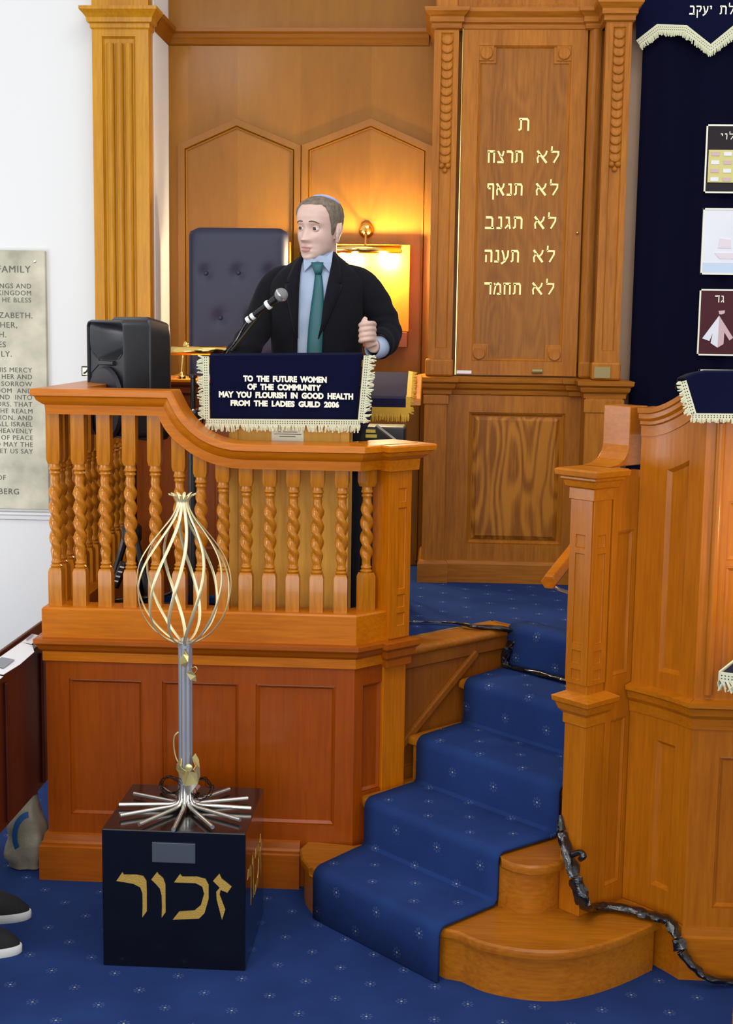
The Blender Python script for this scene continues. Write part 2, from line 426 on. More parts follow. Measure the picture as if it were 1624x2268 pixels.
# ---------------------------------------------------------------- lettering
HEB = {  # strokes in a 1-high box: (points, widths)   widths may be one number
 'א': (.78, [([(.08, 1), (.72, 0)], .17), ([(.72, 1), (.66, .72), (.5, .5)], .13), ([(.26, .72), (.1, .4), (.14, 0)], .12)]),
 'ב': (.74, [([(.08, .93), (.5, .93), (.6, .82), (.6, .06)], .14), ([(.02, .06), (.74, .06)], .14)]),
 'ג': (.50, [([(.1, .93), (.36, .93), (.38, .4), (.46, 0)], .13), ([(.36, .4), (.06, .04)], .12)]),
 'ד': (.70, [([(.0, .93), (.7, .93)], .15), ([(.58, .93), (.58, 0)], .13)]),
 'ה': (.72, [([(.02, .93), (.6, .93), (.66, .8), (.66, 0)], .14), ([(.16, .6), (.16, 0)], .12)]),
 'ו': (.34, [([(.04, .93), (.24, .93), (.28, .8), (.28, 0)], .13)]),
 'ז': (.40, [([(.0, .96), (.4, .9)], .14), ([(.22, .9), (.14, .6), (.28, 0)], .12)]),
 'ח': (.74, [([(.02, .93), (.7, .93)], .14), ([(.64, .93), (.64, 0)], .13), ([(.14, .93), (.14, 0)], .13)]),
 'י': (.32, [([(.04, .93), (.24, .93), (.22, .6)], .13)]),
 'כ': (.66, [([(.08, .93), (.48, .93), (.6, .75), (.6, .25), (.48, .06), (.04, .06)], .14)]),
 'ל': (.62, [([(.12, 1.36), (.1, .93)], .12), ([(.08, .92), (.56, .92), (.56, .66), (.26, .02)], .13)]),
 'מ': (.76, [([(.06, .98), (.2, .76), (.06, .0)], .12), ([(.2, .74), (.42, .94), (.64, .82), (.68, .06)], .13), ([(.34, .06), (.7, .06)], .13)]),
 'נ': (.50, [([(.16, .93), (.4, .93), (.42, .06)], .13), ([(.04, .06), (.44, .06)], .13)]),
 'ע': (.72, [([(.66, .98), (.62, .5), (.36, .08), (.04, -.12)], .13), ([(.1, .98), (.24, .6), (.34, .12)], .13)]),
 'ף': (.64, [([(.14, .58), (.34, .58)], .12), ([(.12, .6), (.12, .93), (.54, .93), (.58, .8), (.58, -.36)], .13)]),
 'צ': (.70, [([(.1, .98), (.6, .12)], .14), ([(.64, .98), (.56, .64), (.36, .52)], .12), ([(.04, .06), (.66, .06)], .13)]),
 'ק': (.72, [([(.04, .93), (.6, .93), (.66, .7), (.46, .3)], .14), ([(.18, .56), (.18, -.4)], .12)]),
 'ר': (.66, [([(.06, .93), (.46, .93), (.6, .8), (.6, 0)], .14)]),
 'ת': (.78, [([(.06, .93), (.6, .93), (.7, .8), (.7, 0)], .14), ([(.2, .93), (.2, .16), (.04, .05)], .13)]),
}
def ribbon(mb, pts, w, T, d0, d1):
    P = [Vector((p[0], p[1])) for p in pts]; L = []; R = []
    for i, p in enumerate(P):
        a = (P[i]-P[i-1]).normalized() if i else None
        b = (P[i+1]-P[i]).normalized() if i < len(P)-1 else None
        t = (a+b).normalized() if a is not None and b is not None else (a if a is not None else b)
        n = Vector((-t.y, t.x)); k = 1
        if a is not None and b is not None: k = 1/max(.55, n.dot(Vector((-a.y, a.x))))
        # broad pen: horizontals a little heavier than uprights
        h = w*.5*(1.12 if abs(t.x) > .8 else .92)
        L.append(p+n*h*k); R.append(p-n*h*k)
    poly = [(v.x, v.y) for v in L]+[(v.x, v.y) for v in reversed(R)]
    n = len(P)
    vs = [T(a, b, d0) for a, b in poly]+[T(a, b, d1) for a, b in poly]
    m = 2*n; fs = []
    for i in range(n-1):
        q4 = (i, i+1, m-2-i, m-1-i)
        fs.append(tuple(q4)); fs.append(tuple(m+x for x in reversed(q4)))
    fs += [(i, (i+1) % m, m+(i+1) % m, m+i) for i in range(m)]
    mb.add(vs, fs)
def hebrew(mb, text, x_right, y, h, T, d0, d1, gap=.16, space=.5, x_left=None):
    """right to left; if x_left is given the run is fitted between the two"""
    tot = sum((HEB[c][0]+gap if c != ' ' else space) for c in text)-gap
    sx = h if x_left is None else (x_right-x_left)/tot
    x = x_right
    for c in text:
        if c == ' ': x -= space*sx; continue
        w, st = HEB[c]; x -= w*sx
        for pts, wd in st: ribbon(mb, [(x+a*sx, y+b*h) for a, b in pts], wd*h*1.18, T, d0, d1)
        x -= gap*sx
def latin(body, size, bold=0.0, align='LEFT', space=1.0, fit=None):
    """flat text outline as (verts2d, faces); built from the program's built-in outline font"""
    cu = bpy.data.curves.new('text', 'FONT'); cu.body = body; cu.size = size; cu.offset = bold
    cu.space_character = space; cu.resolution_u = 3; cu.extrude = 0; cu.fill_mode = 'FRONT'
    ob = bpy.data.objects.new('text', cu); COL.objects.link(ob)
    bpy.context.view_layer.update()
    dg = bpy.context.evaluated_depsgraph_get()
    me = bpy.data.meshes.new_from_object(ob.evaluated_get(dg))
    vs = [(v.co.x, v.co.y) for v in me.vertices]; fs = [tuple(p.vertices) for p in me.polygons]
    bpy.data.objects.remove(ob); bpy.data.curves.remove(cu); bpy.data.meshes.remove(me)
    x0 = min(v[0] for v in vs); x1 = max(v[0] for v in vs)
    if fit: k = fit/(x1-x0); vs = [((v[0]-x0)*k, v[1]) for v in vs]; x0, x1 = 0, fit
    off = {'LEFT': x0, 'RIGHT': x1, 'CENTER': (x0+x1)/2}[align]
    return [(v[0]-off, v[1]) for v in vs], fs
def put_text(mb, tx, T, x, y, d0, d1):
    vs, fs = tx
    n = len(vs)
    edges = {}
    for f in fs:
        for i in range(len(f)):
            e = (f[i], f[(i+1) % len(f)]); k = tuple(sorted(e))
            edges[k] = None if k in edges else e
    V = [T(x+a, y+b, d0) for a, b in vs]+[T(x+a, y+b, d1) for a, b in vs]
    Fs = [tuple(f) for f in fs]+[tuple(n+i for i in reversed(f)) for f in fs]
    Fs += [(e[0], e[1], n+e[1], n+e[0]) for e in edges.values() if e]
    mb.add(V, Fs)

# ================================================================= SETTING
def flat_uv(mb): return [(v.x, v.y) for v in mb.v]
mb = MB(); rows = [[Vector((-4+7.0*i/14, -1.5+7.5*j/15, 0)) for i in range(15)] for j in range(16)]
mb.grid(rows); struct(mb.build('floor', M_carpet, uv=flat_uv(mb), loc=(0, 0, 0)))
ZP = .725
plat = [(-1.45, 4.9), (-.2, 4.9), (-.206, 4.237), tuple(ST(3.398, -3.142, 0)[:2]), tuple(ST(3.398, -2.2, 0)[:2]), (2.5, 3.95), (2.5, 5.7), (-1.45, 5.7)]
mb = MB(); mb.prism(plat, ZP-.02, ZP, lambda a, b, d: Vector((a, b, d)))
struct(mb.build('floor_upper', M_carpet, uv=flat_uv(mb), loc=(0, 0, ZP-.02)))
mb = MB(); mb.box(-4, -1.166, 5.42, 5.60, 0, 4.3); struct(mb.build('wall_left', M_white))
mb = MB(); mb.box(-1.34, -1.166, 5.60, 5.85, 0, 4.3); struct(mb.build('wall_return', M_white))
# timber boarded back wall
wb = MB(); wb.box(-1.166, 2.6, 5.70, 5.85, 0, 4.3); WB = struct(wb.build('wall_back', M_wall))
cor = [(0, 2.862), (.008, 2.868), (.014, 2.884), (.02, 2.892), (.024, 2.905), (.036, 2.912), (.038, 2.926), (0, 2.93)]
mb = MB(); mb.sweep([(-1.166, 5.43), (-1.166, 5.70), (-.10, 5.70)], cor); struct(mb.build('trim_2', M_wallx))
# boards: alternate planks stand a hair proud
for x0, x1, dz in ((-1.166, -1.085, .006), (-1.085, -.88, .002), (-.88, -.62, .005), (-.62, -.33, .003), (-.33, -.05, .005)):
    mb = MB(); mb.box(x0, x1, 5.696, 5.70, .73, 2.86); mb.build('board', M_wallb if dz > .004 else M_wall, WB)
def arch(xl, xa, xr, zs, za):
    p = [(xl, .75), (xl, zs), (xa, za), (xr, zs), (xr, .75)]
    def off(k):
        return [(xl-k, .75), (xl-k, zs+k*.62), (xa, za+k*1.05), (xr+k, zs+k*.62), (xr+k, .75)]
    m = MB()
    prof = [(0, 0), (0, .008), (.006, .010), (.008, .004), (.012, .014), (.038, .016), (.040, .0)]
    rows = []
    for k, h in prof:
        rows.append([Vector((a, 5.697-h, b)) for a, b in off(k)])
    m.grid(rows)
    m.build('arch_moulding', M_wall, WB)
arch(-1.088, -.883, -.655, 2.442, 2.532)
arch(-.575, -.330, -.115, 2.442, 2.535)
# white panel rail under the plaque
mb = MB(); mb.sweep([(-1.36, 5.42), (-4, 5.42)], [(0, .925), (.012, .93), (.014, .944), (.02, .95), (.02, .958), (0, .962)], side=-1)
struct(mb.build('trim_1', M_white))

# ================================================================= LEFT WALL PILASTER
L = (-1.281, 5.38, 0)
P = thing('pilaster', 'tall honey-coloured wooden pilaster with reeded front and moulded capital beside the white wall', 'pilaster', L)
T = lambda u, d, z: Vector((u, 5.34+d, z))
mb = MB(); mb.box(-1.391, -1.171, 5.352, 5.42, 0, 3.35)
panelled(mb, -1.391, -1.171, .05, 2.86, [(-1.352, -1.222, .3, 2.825)], T, thick=.012, rec=.011, bev=.008)
panelled(mb, -1.391, -1.171, 2.93, 3.35, [(-1.352, -1.222, 2.965, 3.3)], T, thick=.012, rec=.011, bev=.008)
mb.build('shaft', M_pil, P)
for k in range(3):
    x = -1.322+.036*k
    mb = MB(); mb.tube([(x, 5.350, .32), (x, 5.350, 2.80)], .0155, 14); mb.build('reed', M_pil, P)
capital = [(0, 2.850), (.006, 2.856), (.006, 2.872), (.016, 2.876), (.018, 2.892), (.028, 2.905), (.04, 2.918), (.04, 2.93), (0, 2.932)]
mb = MB(); mb.sweep([(-1.391, 5.42), (-1.391, 5.34), (-1.171, 5.34), (-1.171, 5.42)], capital); mb.build('capital', M_pil, P)

# ================================================================= STONE PLAQUE
PL = thing('stone_plaque', 'mottled grey-green stone tablet with engraved capital letters on the white wall', 'plaque', (-1.9, 5.4, .965))
mb = MB(); mb.box(-2.35, -1.607, 5.398, 5.42, .972, 2.014); mb.build('slab', M_stone, PL, bevel=.003)
mb = MB()
TQ = lambda a, b, d: Vector((a, 5.398-d, b))
lines = [('ROYAL FAMILY', 68, 604, 15), ('KINGS AND', 69, 639, 10.5), ('THE KINGDOM', 69, 654.5, 10.5), ('MAY HE BLESS', 69, 670, 10.5),
 ('QUEEN ELIZABETH.', 72, 705, 12.5), ('MOTHER,', 38, 726, 12.5), ('H.', 14, 747, 12.5), ('ES', 13, 769, 12.5), ('FAMILY.', 26, 790, 12.5),
 ('IN HIS MERCY', 71, 825, 10.5), ('GUARD HER AND', 71, 840, 10.5), ('AND SORROW', 71, 856, 10.5), ('WISDOM  AND', 71, 871, 10.5), ('AND  INTO', 71, 885.5, 10.5),
 ('COUNCILLORS. THAT', 71.5, 901, 10.5), ('THE REALM', 72, 916, 10.5), ('NATION. AND', 72, 931, 10.5), ('ALL ISRAEL', 72, 945, 10.5),
 ('OUR HEAVENLY', 72, 960, 10.5), ('PRINCE OF PEACE', 73, 975, 10.5), ('AND MAY THE', 73, 990, 10.5), ('LET US SAY', 73, 1005, 10.5),
 ('OF', 13, 1063, 11), ('LBERG', 42, 1095, 13)]
for tx, xr, yb, hp in lines:
    p = PY(xr, yb, 5.398); sz = hp/551/.70
    mb = MB(); put_text(mb, latin(tx, sz, bold=0, align='RIGHT', space=1.12), TQ, p.x, p.z, 0, .0012); mb.build('engraved_line', M_engr, PL)
p = PY(77, 579, 5.398); mb = MB(); mb.lathe([(.006, 0), (.006, .003), (.003, .005)], p, 16, (0, -1, 0)); mb.build('fixing_bolt', M_steel, PL)

# ================================================================= PULPIT (left, with balustrade)
PU = thing('pulpit', 'large honey-wood pulpit with panelled base and balustrade of barley-twist balusters', 'pulpit', (-.72, 4.4, 0))
YF = 4.01; XL = -1.213
tC = -3.018
xC = tC/Q + YF                      # front corner where the chamfer begins
pEnd = ST(2.785, tC, 0)
path = [(XL, 5.40), (XL, YF), (xC, YF), (pEnd.x, pEnd.y)]
# base panelling: front, left side, chamfer
mb = MB()
panelled(mb, XL, xC, .0, .74, [(-1.141, -.913, .207, .643), (-.851, -.614, .207, .643), (-.561, -.316, .200, .643)], lambda u, d, z: Vector((u, YF+d, z)))
panelled(mb, 0, 1.386, .0, .74, [(.08, .42, .207, .643), (.50, .84, .207, .643), (.92, 1.30, .207, .643)], lambda u, d, z: Vector((XL+d, 5.40-u, z)))
panelled(mb, 0, .145, .0, .74, [(.035, .115, .30, .643)], lambda u, d, z: Vector((xC+u*Q-d*Q, YF+u*Q+d*Q, z)))
mb.build('panelled_base', M_red, PU)
mb = MB(); mb.sweep([(XL, 5.40), (XL, YF), (-.42, YF)], [(0, 0), (.025, 0), (.025, .108), (.019, .112), (.019, .120), (.014, .126), (.010, .146), (0, .149)])
mb.build('skirting', M_redx, PU)
mb = MB(); mb.sweep(path, [(0, .712), (.004, .722), (.008, .730), (.016, .738), (.022, .750), (.030, .758), (.030, .772), (0, .776)])
mb.build('base_moulding', M_redx, PU, bevel=.001)
mb = MB(); mb.sweep(path, [(-.085, .70), (.008, .70), (.008, .862), (.003, .868), (-.085, .868)])
mb.build('bottom_rail', M_hx, PU, bevel=.0015)
# corner newel on the chamfer
def rot_box(mb, s0, s1, t0, t1, z0, z1): 
    vs = [ST(s, t, z) for z in (z0, z1) for t in (t0, t1) for s in (s0, s1)]
    return mb.add(vs, [(0, 2, 3, 1), (4, 5, 7, 6), (0, 1, 5, 4), (2, 6, 7, 3), (0, 4, 6, 2), (1, 3, 7, 5)])
mb = MB(); rot_box(mb, 2.766, 2.862, -3.085, -3.012, .20, .72); rot_box(mb, 2.772, 2.856, -3.08, -3.001, .77, 1.31)
panelled(mb, 0, .084, .78, 1.30, [(.030, .064, 1.20, 1.245), (.030, .064, .93, 1.185), (.030, .064, .872, .915), (.030, .064, .815, .857)],
         lambda u, d, z: ST(2.772+u, -2.995-d, z), thick=.006, rec=.004, bev=.003)
mb.build('newel', M_hz, PU, bevel=.002)
mb = MB(); mb.sweep([tuple(ST(2.766, -3.06, 0)[:2]), tuple(ST(2.766, -2.996, 0)[:2]), tuple(ST(2.862, -2.996, 0)[:2]), tuple(ST(2.862, -3.06, 0)[:2])],
    [(-.01, .69), (.004, .69), (.004, .712), (.012, .722), (.014, .742), (.024, .752), (.024, .770), (-.01, .776)])
mb.build('newel_moulding', M_redx, PU, bevel=.001)
# balusters
def baluster_mesh(name, ztop_twist, zblock_top, z0=.868):
    m = MB(); hw = .0205
    def sq(z, h): return [Vector((h*a, h*b, z)) for a, b in ((-1, -1), (1, -1), (1, 1), (-1, 1))]
    m.grid([sq(z0, hw), sq(.972, hw), sq(.984, hw*.82)], closed_u=True, caps=True)
    m.grid([sq(ztop_twist+.012, hw*.82), sq(ztop_twist+.026, hw), sq(zblock_top, hw)], closed_u=True, caps=True)
    zb = .984; n = 22; rows = []
    ring = [(.016, zb), (.019, zb+.006), (.014, zb+.011), (.017, zb+.017), (.013, zb+.023)]
    for r, z in ring: rows.append([Vector((r*math.cos(2*math.pi*j/n), r*math.sin(2*math.pi*j/n), z)) for j in range(n)])
    za = zb+.03; zc = ztop_twist-.028; N = 54
    for i in range(N+1):
        z = za+(zc-za)*i/N
        k = min(1, 6*i/N, 6*(N-i)/N); rr = []
        for j in range(n):
            a = 2*math.pi*j/n; ph = a+z*2*math.pi/.094
            d = .0078; R = .0128
            r2 = d*abs(math.cos(ph))+math.sqrt(R*R-(d*math.sin(ph))**2)
            r = .0135*(1-k)+r2*k
            rr.append(Vector((r*math.cos(a), r*math.sin(a), z)))
        rows.append(rr)
    zt = ztop_twist
    for r, z in [(.013, zt-.022), (.0175, zt-.016), (.014, zt-.010), (.019, zt-.004), (.016, zt+.004), (.0165, zt+.014)]:
        rows.append([Vector((r*math.cos(2*math.pi*j/n), r*math.sin(2*math.pi*j/n), z)) for j in range(n)])
    m.grid(rows, closed_u=True, caps=True); m.smooth = True
    return m
HI = baluster_mesh('baluster', 1.293, 1.47)
LO = baluster_mesh('baluster', 1.238, 1.32)
cache = {}
def put_bal(kind, x, y, rot=0):
    if kind not in cache:
        o = kind[1].build('baluster', M_bal, None, loc=(0, 0, 0), angle=55); cache[kind] = o; first = True
        o.parent = PU
    else:
        o = cache[kind].copy(); COL.objects.link(o); o.parent = PU
    o.location = (x-PU.location.x, y-PU.location.y, 0); o.rotation_euler = (0, 0, rot)
kHI = ('hi', HI); kLO = ('lo', LO)
k5 = ('m5', baluster_mesh('b', 1.278, 1.44)); k6 = ('m6', baluster_mesh('b', 1.262, 1.37)); k7 = ('m7', baluster_mesh('b', 1.248, 1.32))
xs = [-1.186, -1.110, -1.031, -.953, -.876, -.802, -.736, -.668, -.597, -.525, -.453, -.380, -.306]
for i, x in enumerate(xs):
    put_bal(kHI if i < 5 else (k5, k6, k7)[i-5] if i < 8 else kLO, x, 4.05)
p = PT(810, 1340, -3.058); put_bal(kLO, p.x, p.y, math.pi/4)
for k in range(1, 17): put_bal(kHI, -1.190, 4.05+.077*k)
# handrail : left run, front run with the swept drop, chamfer run, cap on newel
HP = [(-.095, 0), (.036, 0), (.040, -.004), (.040, -.020), (.030, -.024), (.026, -.034), (.012, -.046), (.006, -.049), (.004, -.077), (-.06, -.077), (-.064, -.03), (-.095, -.022)]
YH = 4.017; XH = -1.197
mb = MB()
rows = [[Vector((XH-o, y-0*o, 1.535+v)) for o, v in HP] for y in (5.42,)]
rows.append([Vector((XH-o, YH-o, 1.535+v)) for o, v in HP])
mb.grid(rows, closed_u=True)
fp = [(XH, 1.535)] + [(p.x, p.z) for p in [PY(a, b, 3.99) for a, b in ((381, 862), (391, 886), (404, 910), (424, 936), (450, 958), (482, 973.5), (515, 981.5))]]
fp[1] = (fp[1][0], 1.535)
# drop curve is smoothed, then runs level to the chamfer corner
cv, _ = catmull([Vector((a, b, 0)) for a, b in fp[1:]], [0]*(len(fp)-1), 4)
xE = tC/Q + YH
ptsF = [Vector((fp[0][0], fp[0][1], 0))] + cv + [Vector((cv[-1].x+.04, 1.381, 0)), Vector((xE, 1.381, 0))]
rows = []
for i, p in enumerate(ptsF):
    a = (ptsF[i]-ptsF[i-1]).normalized() if i else None
    b = (ptsF[i+1]-ptsF[i]).normalized() if i < len(ptsF)-1 else None
    if a is None: n = Vector((-b.y, b.x, 0))
    elif b is None: n = Vector((-a.y, a.x, 0))
    else:
        n1 = Vector((-a.y, a.x, 0)); n2 = Vector((-b.y, b.x, 0)); n = n1+n2; n = n*(2/n.dot(n))
    if i == 1: nm = n.copy()
    elif i > 1:
        w_ = min(1, (p-ptsF[1]).length/.13); n = (nm*(1-w_)+n*w_)
    r = []
    for o, v in HP:
        x = p.x+n.x*v; z = p.y+n.y*v
        if i == 0: x = XH-o
        if i == len(ptsF)-1: x = xE + o*math.tan(math.radians(22.5))
        r.append(Vector((x, YH-o, z)))
    rows.append(r)
mb.grid(rows, closed_u=True)
# chamfer run
rows = []
r = []
for o, v in HP: r.append(Vector((xE+o*math.tan(math.radians(22.5)), YH-o, 1.381+v)))
e = ST(2.80, tC, 0)
r2 = [ST(2.80, tC-.005+o, 1.381+v) for o, v in HP]
mb.grid([r, r2], closed_u=True)
mb.build('handrail', M_hx, PU, smooth=True, angle=35)
cap = [(-.01, 1.300), (.008, 1.300), (.010, 1.334), (.018, 1.338), (.03, 1.348), (.034, 1.358), (.044, 1.362), (.046, 1.376), (.042, 1.381), (-.04, 1.381)]
mb = MB(); mb.sweep([tuple(ST(2.762, -3.10, 0)[:2]), tuple(ST(2.762, -2.990, 0)[:2]), tuple(ST(2.866, -2.990, 0)[:2]), tuple(ST(2.866, -3.10, 0)[:2]), tuple(ST(2.80, -3.10, 0)[:2])], cap)
rot_box(mb, 2.765, 2.866, -3.10, -2.99, 1.30, 1.3818); rot_box(mb, 2.69, 2.876, -3.118, -2.995, 1.362, 1.3822)
mb.build('newel_cap', M_hx, PU)
# inner floor of the pulpit, lower than the platform, and the platform stringer by the stairs
mb = MB(); mb.prism([(-1.18, 4.10), (-.28, 4.10), (-.2, 4.22), (-.2, 4.9), (-1.18, 4.9)], .48, .50, lambda a, b, d: Vector((a, b, d)))
mb.build('inner_floor', M_carpet, PU, uv=flat_uv(mb))

# ================================================================= STAIRS
SR = .145
SS = [2.44, 2.672, 2.905, 3.138, 3.374]
STA = thing('staircase', 'five-step oak staircase with rounded bottom step leading up to the platform', 'stairs', ST(2.9, -2.7, 0))
def nosed(mb, poly, ztop, thick=.028):
    """tread board with softly rounded nosing"""
    c = sum((Vector(p) for p in poly), Vector((0, 0)))/len(poly)
    rows = []
    for k, z in ((.012, ztop-thick), (.002, ztop-thick+.004), (0, ztop-thick*.5), (.002, ztop-.005), (.009, ztop)):
        r = []
        for p in poly:
            v = Vector(p)-c; r.append(Vector((*(c+v*(1-k/max(v.length, .05))), z)))
        rows.append(r)
    mb.grid(rows, closed_u=True, caps=True)
    return mb
def inset(poly, k):
    c = sum((Vector(p) for p in poly), Vector((0, 0)))/len(poly)
    return [tuple(c+(Vector(p)-c)*(1-k/max((Vector(p)-c).length, .05))) for p in poly]
def step(k, poly, lab=None):
    z1 = SR*(k+1)
    mb = MB(); nosed(mb, poly, z1); mb.smooth = True
    o = mb.build('tread', M_tread, STA, smooth=True, angle=28)
    if lab: partlabel(o, lab)
    mb = MB(); mb.prism(inset(poly, .02), 0 if k == 0 else SR*k-.02, z1-.026, lambda a, b, d: Vector((a, b, d)))
    mb.build('riser', M_tread, STA, smooth=True, angle=30)
def xy(v): return (v.x, v.y)
p0 = [xy(PZ(663, 1878, .145)), xy(PZ(666, 1898, .145)), xy(PZ(684, 1921, .145)), xy(ST(2.44, -2.96, 0)), xy(ST(2.44, -2.42, 0))]
p0 += [xy(v) for v in catmull([PZ(a, b, .145) for a, b in ((1010, 2063), (1060, 2085), (1120, 2099), (1190, 2107), (1260, 2106), (1330, 2092), (1400, 2068), (1466, 2037))], [0]*8, 4)[0]]
p0 += [xy(ST(3.02, -2.12, 0)), xy(ST(3.02, -2.9, 0)), (-.26, 4.0), (-.40, 4.02)]
step(0, p0, 'wide bottom tread with curved end')
# quarter-round end of second step
p1 = [xy(ST(2.765, -3.06, 0)), xy(ST(2.72, -3.045, 0)), xy(ST(2.69, -3.022, 0)), xy(ST(2.674, -2.995, 0)), xy(ST(2.672, -2.97, 0)), xy(ST(2.672, -2.42, 0))]
p1 += [xy(PZ(a, b, .29)) for a, b in ((1112, 1902), (1140, 1914), (1175, 1920), (1210, 1919), (1240, 1912), (1256, 1903))]
p1 += [xy(ST(2.86, -2.29, 0)), xy(ST(3.1, -2.29, 0)), xy(ST(3.1, -3.04, 0)), xy(ST(2.87, -3.06, 0))]
step(1, p1)
for k in (2, 3):
    tl = (-3.055, -3.06)[k-2]
    step(k, [xy(ST(SS[k]+.06, tl, 0)), xy(ST(SS[k]+.012, tl, 0)), xy(ST(SS[k], tl+.012, 0)), xy(ST(SS[k], -2.31, 0)), xy(ST(SS[k]+.02, -2.29, 0)), xy(ST(3.42, -2.29, 0)), xy(ST(3.42, tl, 0))])
step(4, [xy(ST(SS[4], -3.06, 0)), xy(ST(SS[4], -2.25, 0)), xy(ST(3.396, -2.25, 0)), xy(ST(3.396, -3.06, 0))])
# stringer wall along the left of the flight, with diagonal moulding, and platform nosing with brass strip
mb = MB()
panelled(mb, 2.85, 3.40, .15, .715, [(2.885, 3.37, .33, .655)], lambda u, d, z: ST(u, -3.05-d, z), thick=.03, rec=.008, bev=.006)
mb.build('stringer', M_string, STA)
mb = MB(); a = Vector((2.875, .40)); b = Vector((3.22, .66)); n = Vector((-(b-a).y, (b-a).x)).normalized()*.012
mb.prism([tuple(a-n), tuple(b-n), tuple(b+n), tuple(a+n)], -3.058, -3.040, lambda s, z, d: ST(s, d, z)); mb.build('diagonal_moulding', M_string, STA, bevel=.004)
mb = MB()
mb.tube([ST(2.875, -3.058, ZP-.017), ST(3.376, -3.058, ZP-.017)], .017, 14); mb.ball(ST(3.376, -3.058, ZP-.017), .017)
mb.tube([ST(3.376, -3.058, ZP-.017), ST(3.376, -2.25, ZP-.017)], .017, 14)
rot_box(mb, 2.875, 3.394, -3.145, -3.058, ZP-.03, ZP); rot_box(mb, 3.376, 3.394, -3.06, -2.25, ZP-.03, ZP)
mb.build('platform_nosing', M_tread, STA)
mb = MB(); rot_box(mb, 2.875, 3.404, -3.150, -3.140, ZP-.01, ZP+.003); rot_box(mb, 3.392, 3.403, -3.150, -3.04, ZP-.01, ZP+.003)
mb.build('brass_edge_strip', M_brassd, STA)

# carpet runner
prof = [(SS[0]-.016, .004)]
for k in range(5):
    s, z = SS[k], SR*(k+1)
    for i in range(6):
        a = math.radians(180-18*i); prof.append((s+.010+.026*math.cos(a), z-.014+.026*math.sin(a)))
    if k < 4:
        prof += [(SS[k+1]-.07, z+.012), (SS[k+1]-.03, z+.011), (SS[k+1]-.017, z+.022), (SS[k+1]-.016, z+.05)]
prof += [(3.46, ZP+.008)]
pl = [0]
for a, b in zip(prof[:-1], prof[1:]): pl.append(pl[-1]+math.dist(a, b))
TLs = [-2.925, -2.966, -2.982, -3.005, -3.035]; TRs = [-2.405, -2.412, -2.395, -2.36, -2.33]
def lerp_t(s, arr):
    for i in range(4):
        if s <= SS[i+1]: 
            f = max(0, (s-SS[i])/(SS[i+1]-SS[i])); return arr[i]*(1-f)+arr[i+1]*f
    return arr[4]
mb = MB(); uvs = []; rows = []; NT = 10
for (s, z), l in zip(prof, pl):
    t0, t1 = lerp_t(s, TLs), lerp_t(s, TRs); r = []
    for j in range(NT+1):
        t = t0+(t1-t0)*j/NT; r.append(ST(s, t, z)); uvs.append((t, l+.004))
    rows.append(r)
mb.grid(rows); mb.smooth = True
o = mb.build('stair_runner', M_runner, None, uv=uvs, angle=80)
o.data.set_sharp_from_angle(angle=math.radians(35))
tag(o, 'navy-blue sprigged carpet runner laid down the middle of the stairs', 'carpet')
md = o.modifiers.new('solid', 'SOLIDIFY'); md.thickness = .010; md.offset = 0

# ================================================================= ARK SIDE BAY
AK = thing('ark_cabinet', 'carved oak bay with tall narrow door of gilt Hebrew lettering between two pilasters', 'cabinet', (.22, 5.5, ZP))
mb = MB(); mb.box(-.07, .64, 5.392, 5.69, ZP, 3.3); mb.build('carcass', M_oak, AK)
TA = lambda u, d, z: Vector((u, 5.36+d, z))
mb = MB(); panelled(mb, .0, .545, ZP, 1.485, [(.094, .470, .880, 1.405)], TA, thick=.03, rec=.016, bev=.014)
mb.build('base_panel', M_oak, AK)
mb = MB(); x0, x1, z0, z1 = .112, .452, .898, 1.388
R = [[Vector((a, y, b)) for a, b in ((x0+k, z0+k), (x1-k, z0+k), (x1-k, z1-k), (x0+k, z1-k))] for k, y in ((0, 5.374), (.014, 5.366), (.016, 5.364))]
mb.grid(R, closed_u=True); n = len(mb.v); mb.f.append((n-4, n-3, n-2, n-1)); mb.build('raised_field', M_oakfig, AK)
mb = MB(); mb.box(-.083, .006, 5.335, 5.40, ZP, 1.485); mb.box(-.088, .012, 5.330, 5.345, 1.435, 1.470); mb.build('lower_pilaster', M_oak, AK, bevel=.003)
skt = [(0, ZP), (.016, ZP), (.016, .800), (.010, .812), (0, .815)]
mb = MB(); mb.sweep([(-.083, 5.68), (-.083, 5.335), (.006, 5.335), (.006, 5.36), (.53, 5.36)], skt); mb.build('skirting', M_oakx, AK)
mb = MB(); mb.box(.53, .672, 5.20, 5.42, ZP, 1.485); mb.box(.525, .677, 5.195, 5.21, 1.42, 1.47); mb.build('pedestal', M_oak, AK, bevel=.003)
led = [(0, 1.472), (.006, 1.476), (.008, 1.492), (.018, 1.500), (.022, 1.512), (.020, 1.516), (.032, 1.524), (.034, 1.540), (0, 1.545)]
mb = MB(); mb.sweep([(-.083, 5.68), (-.083, 5.335), (.016, 5.335), (.016, 5.36), (.485, 5.36), (.485, 5.34), (.53, 5.34), (.53, 5.205), (.676, 5.205), (.676, 5.42)], led)
mb.box(-.083, .53, 5.345, 5.42, 1.50, 1.545); mb.box(.53, .676, 5.21, 5.42, 1.50, 1.545)
mb.build('ledge_moulding', M_oakx, AK)
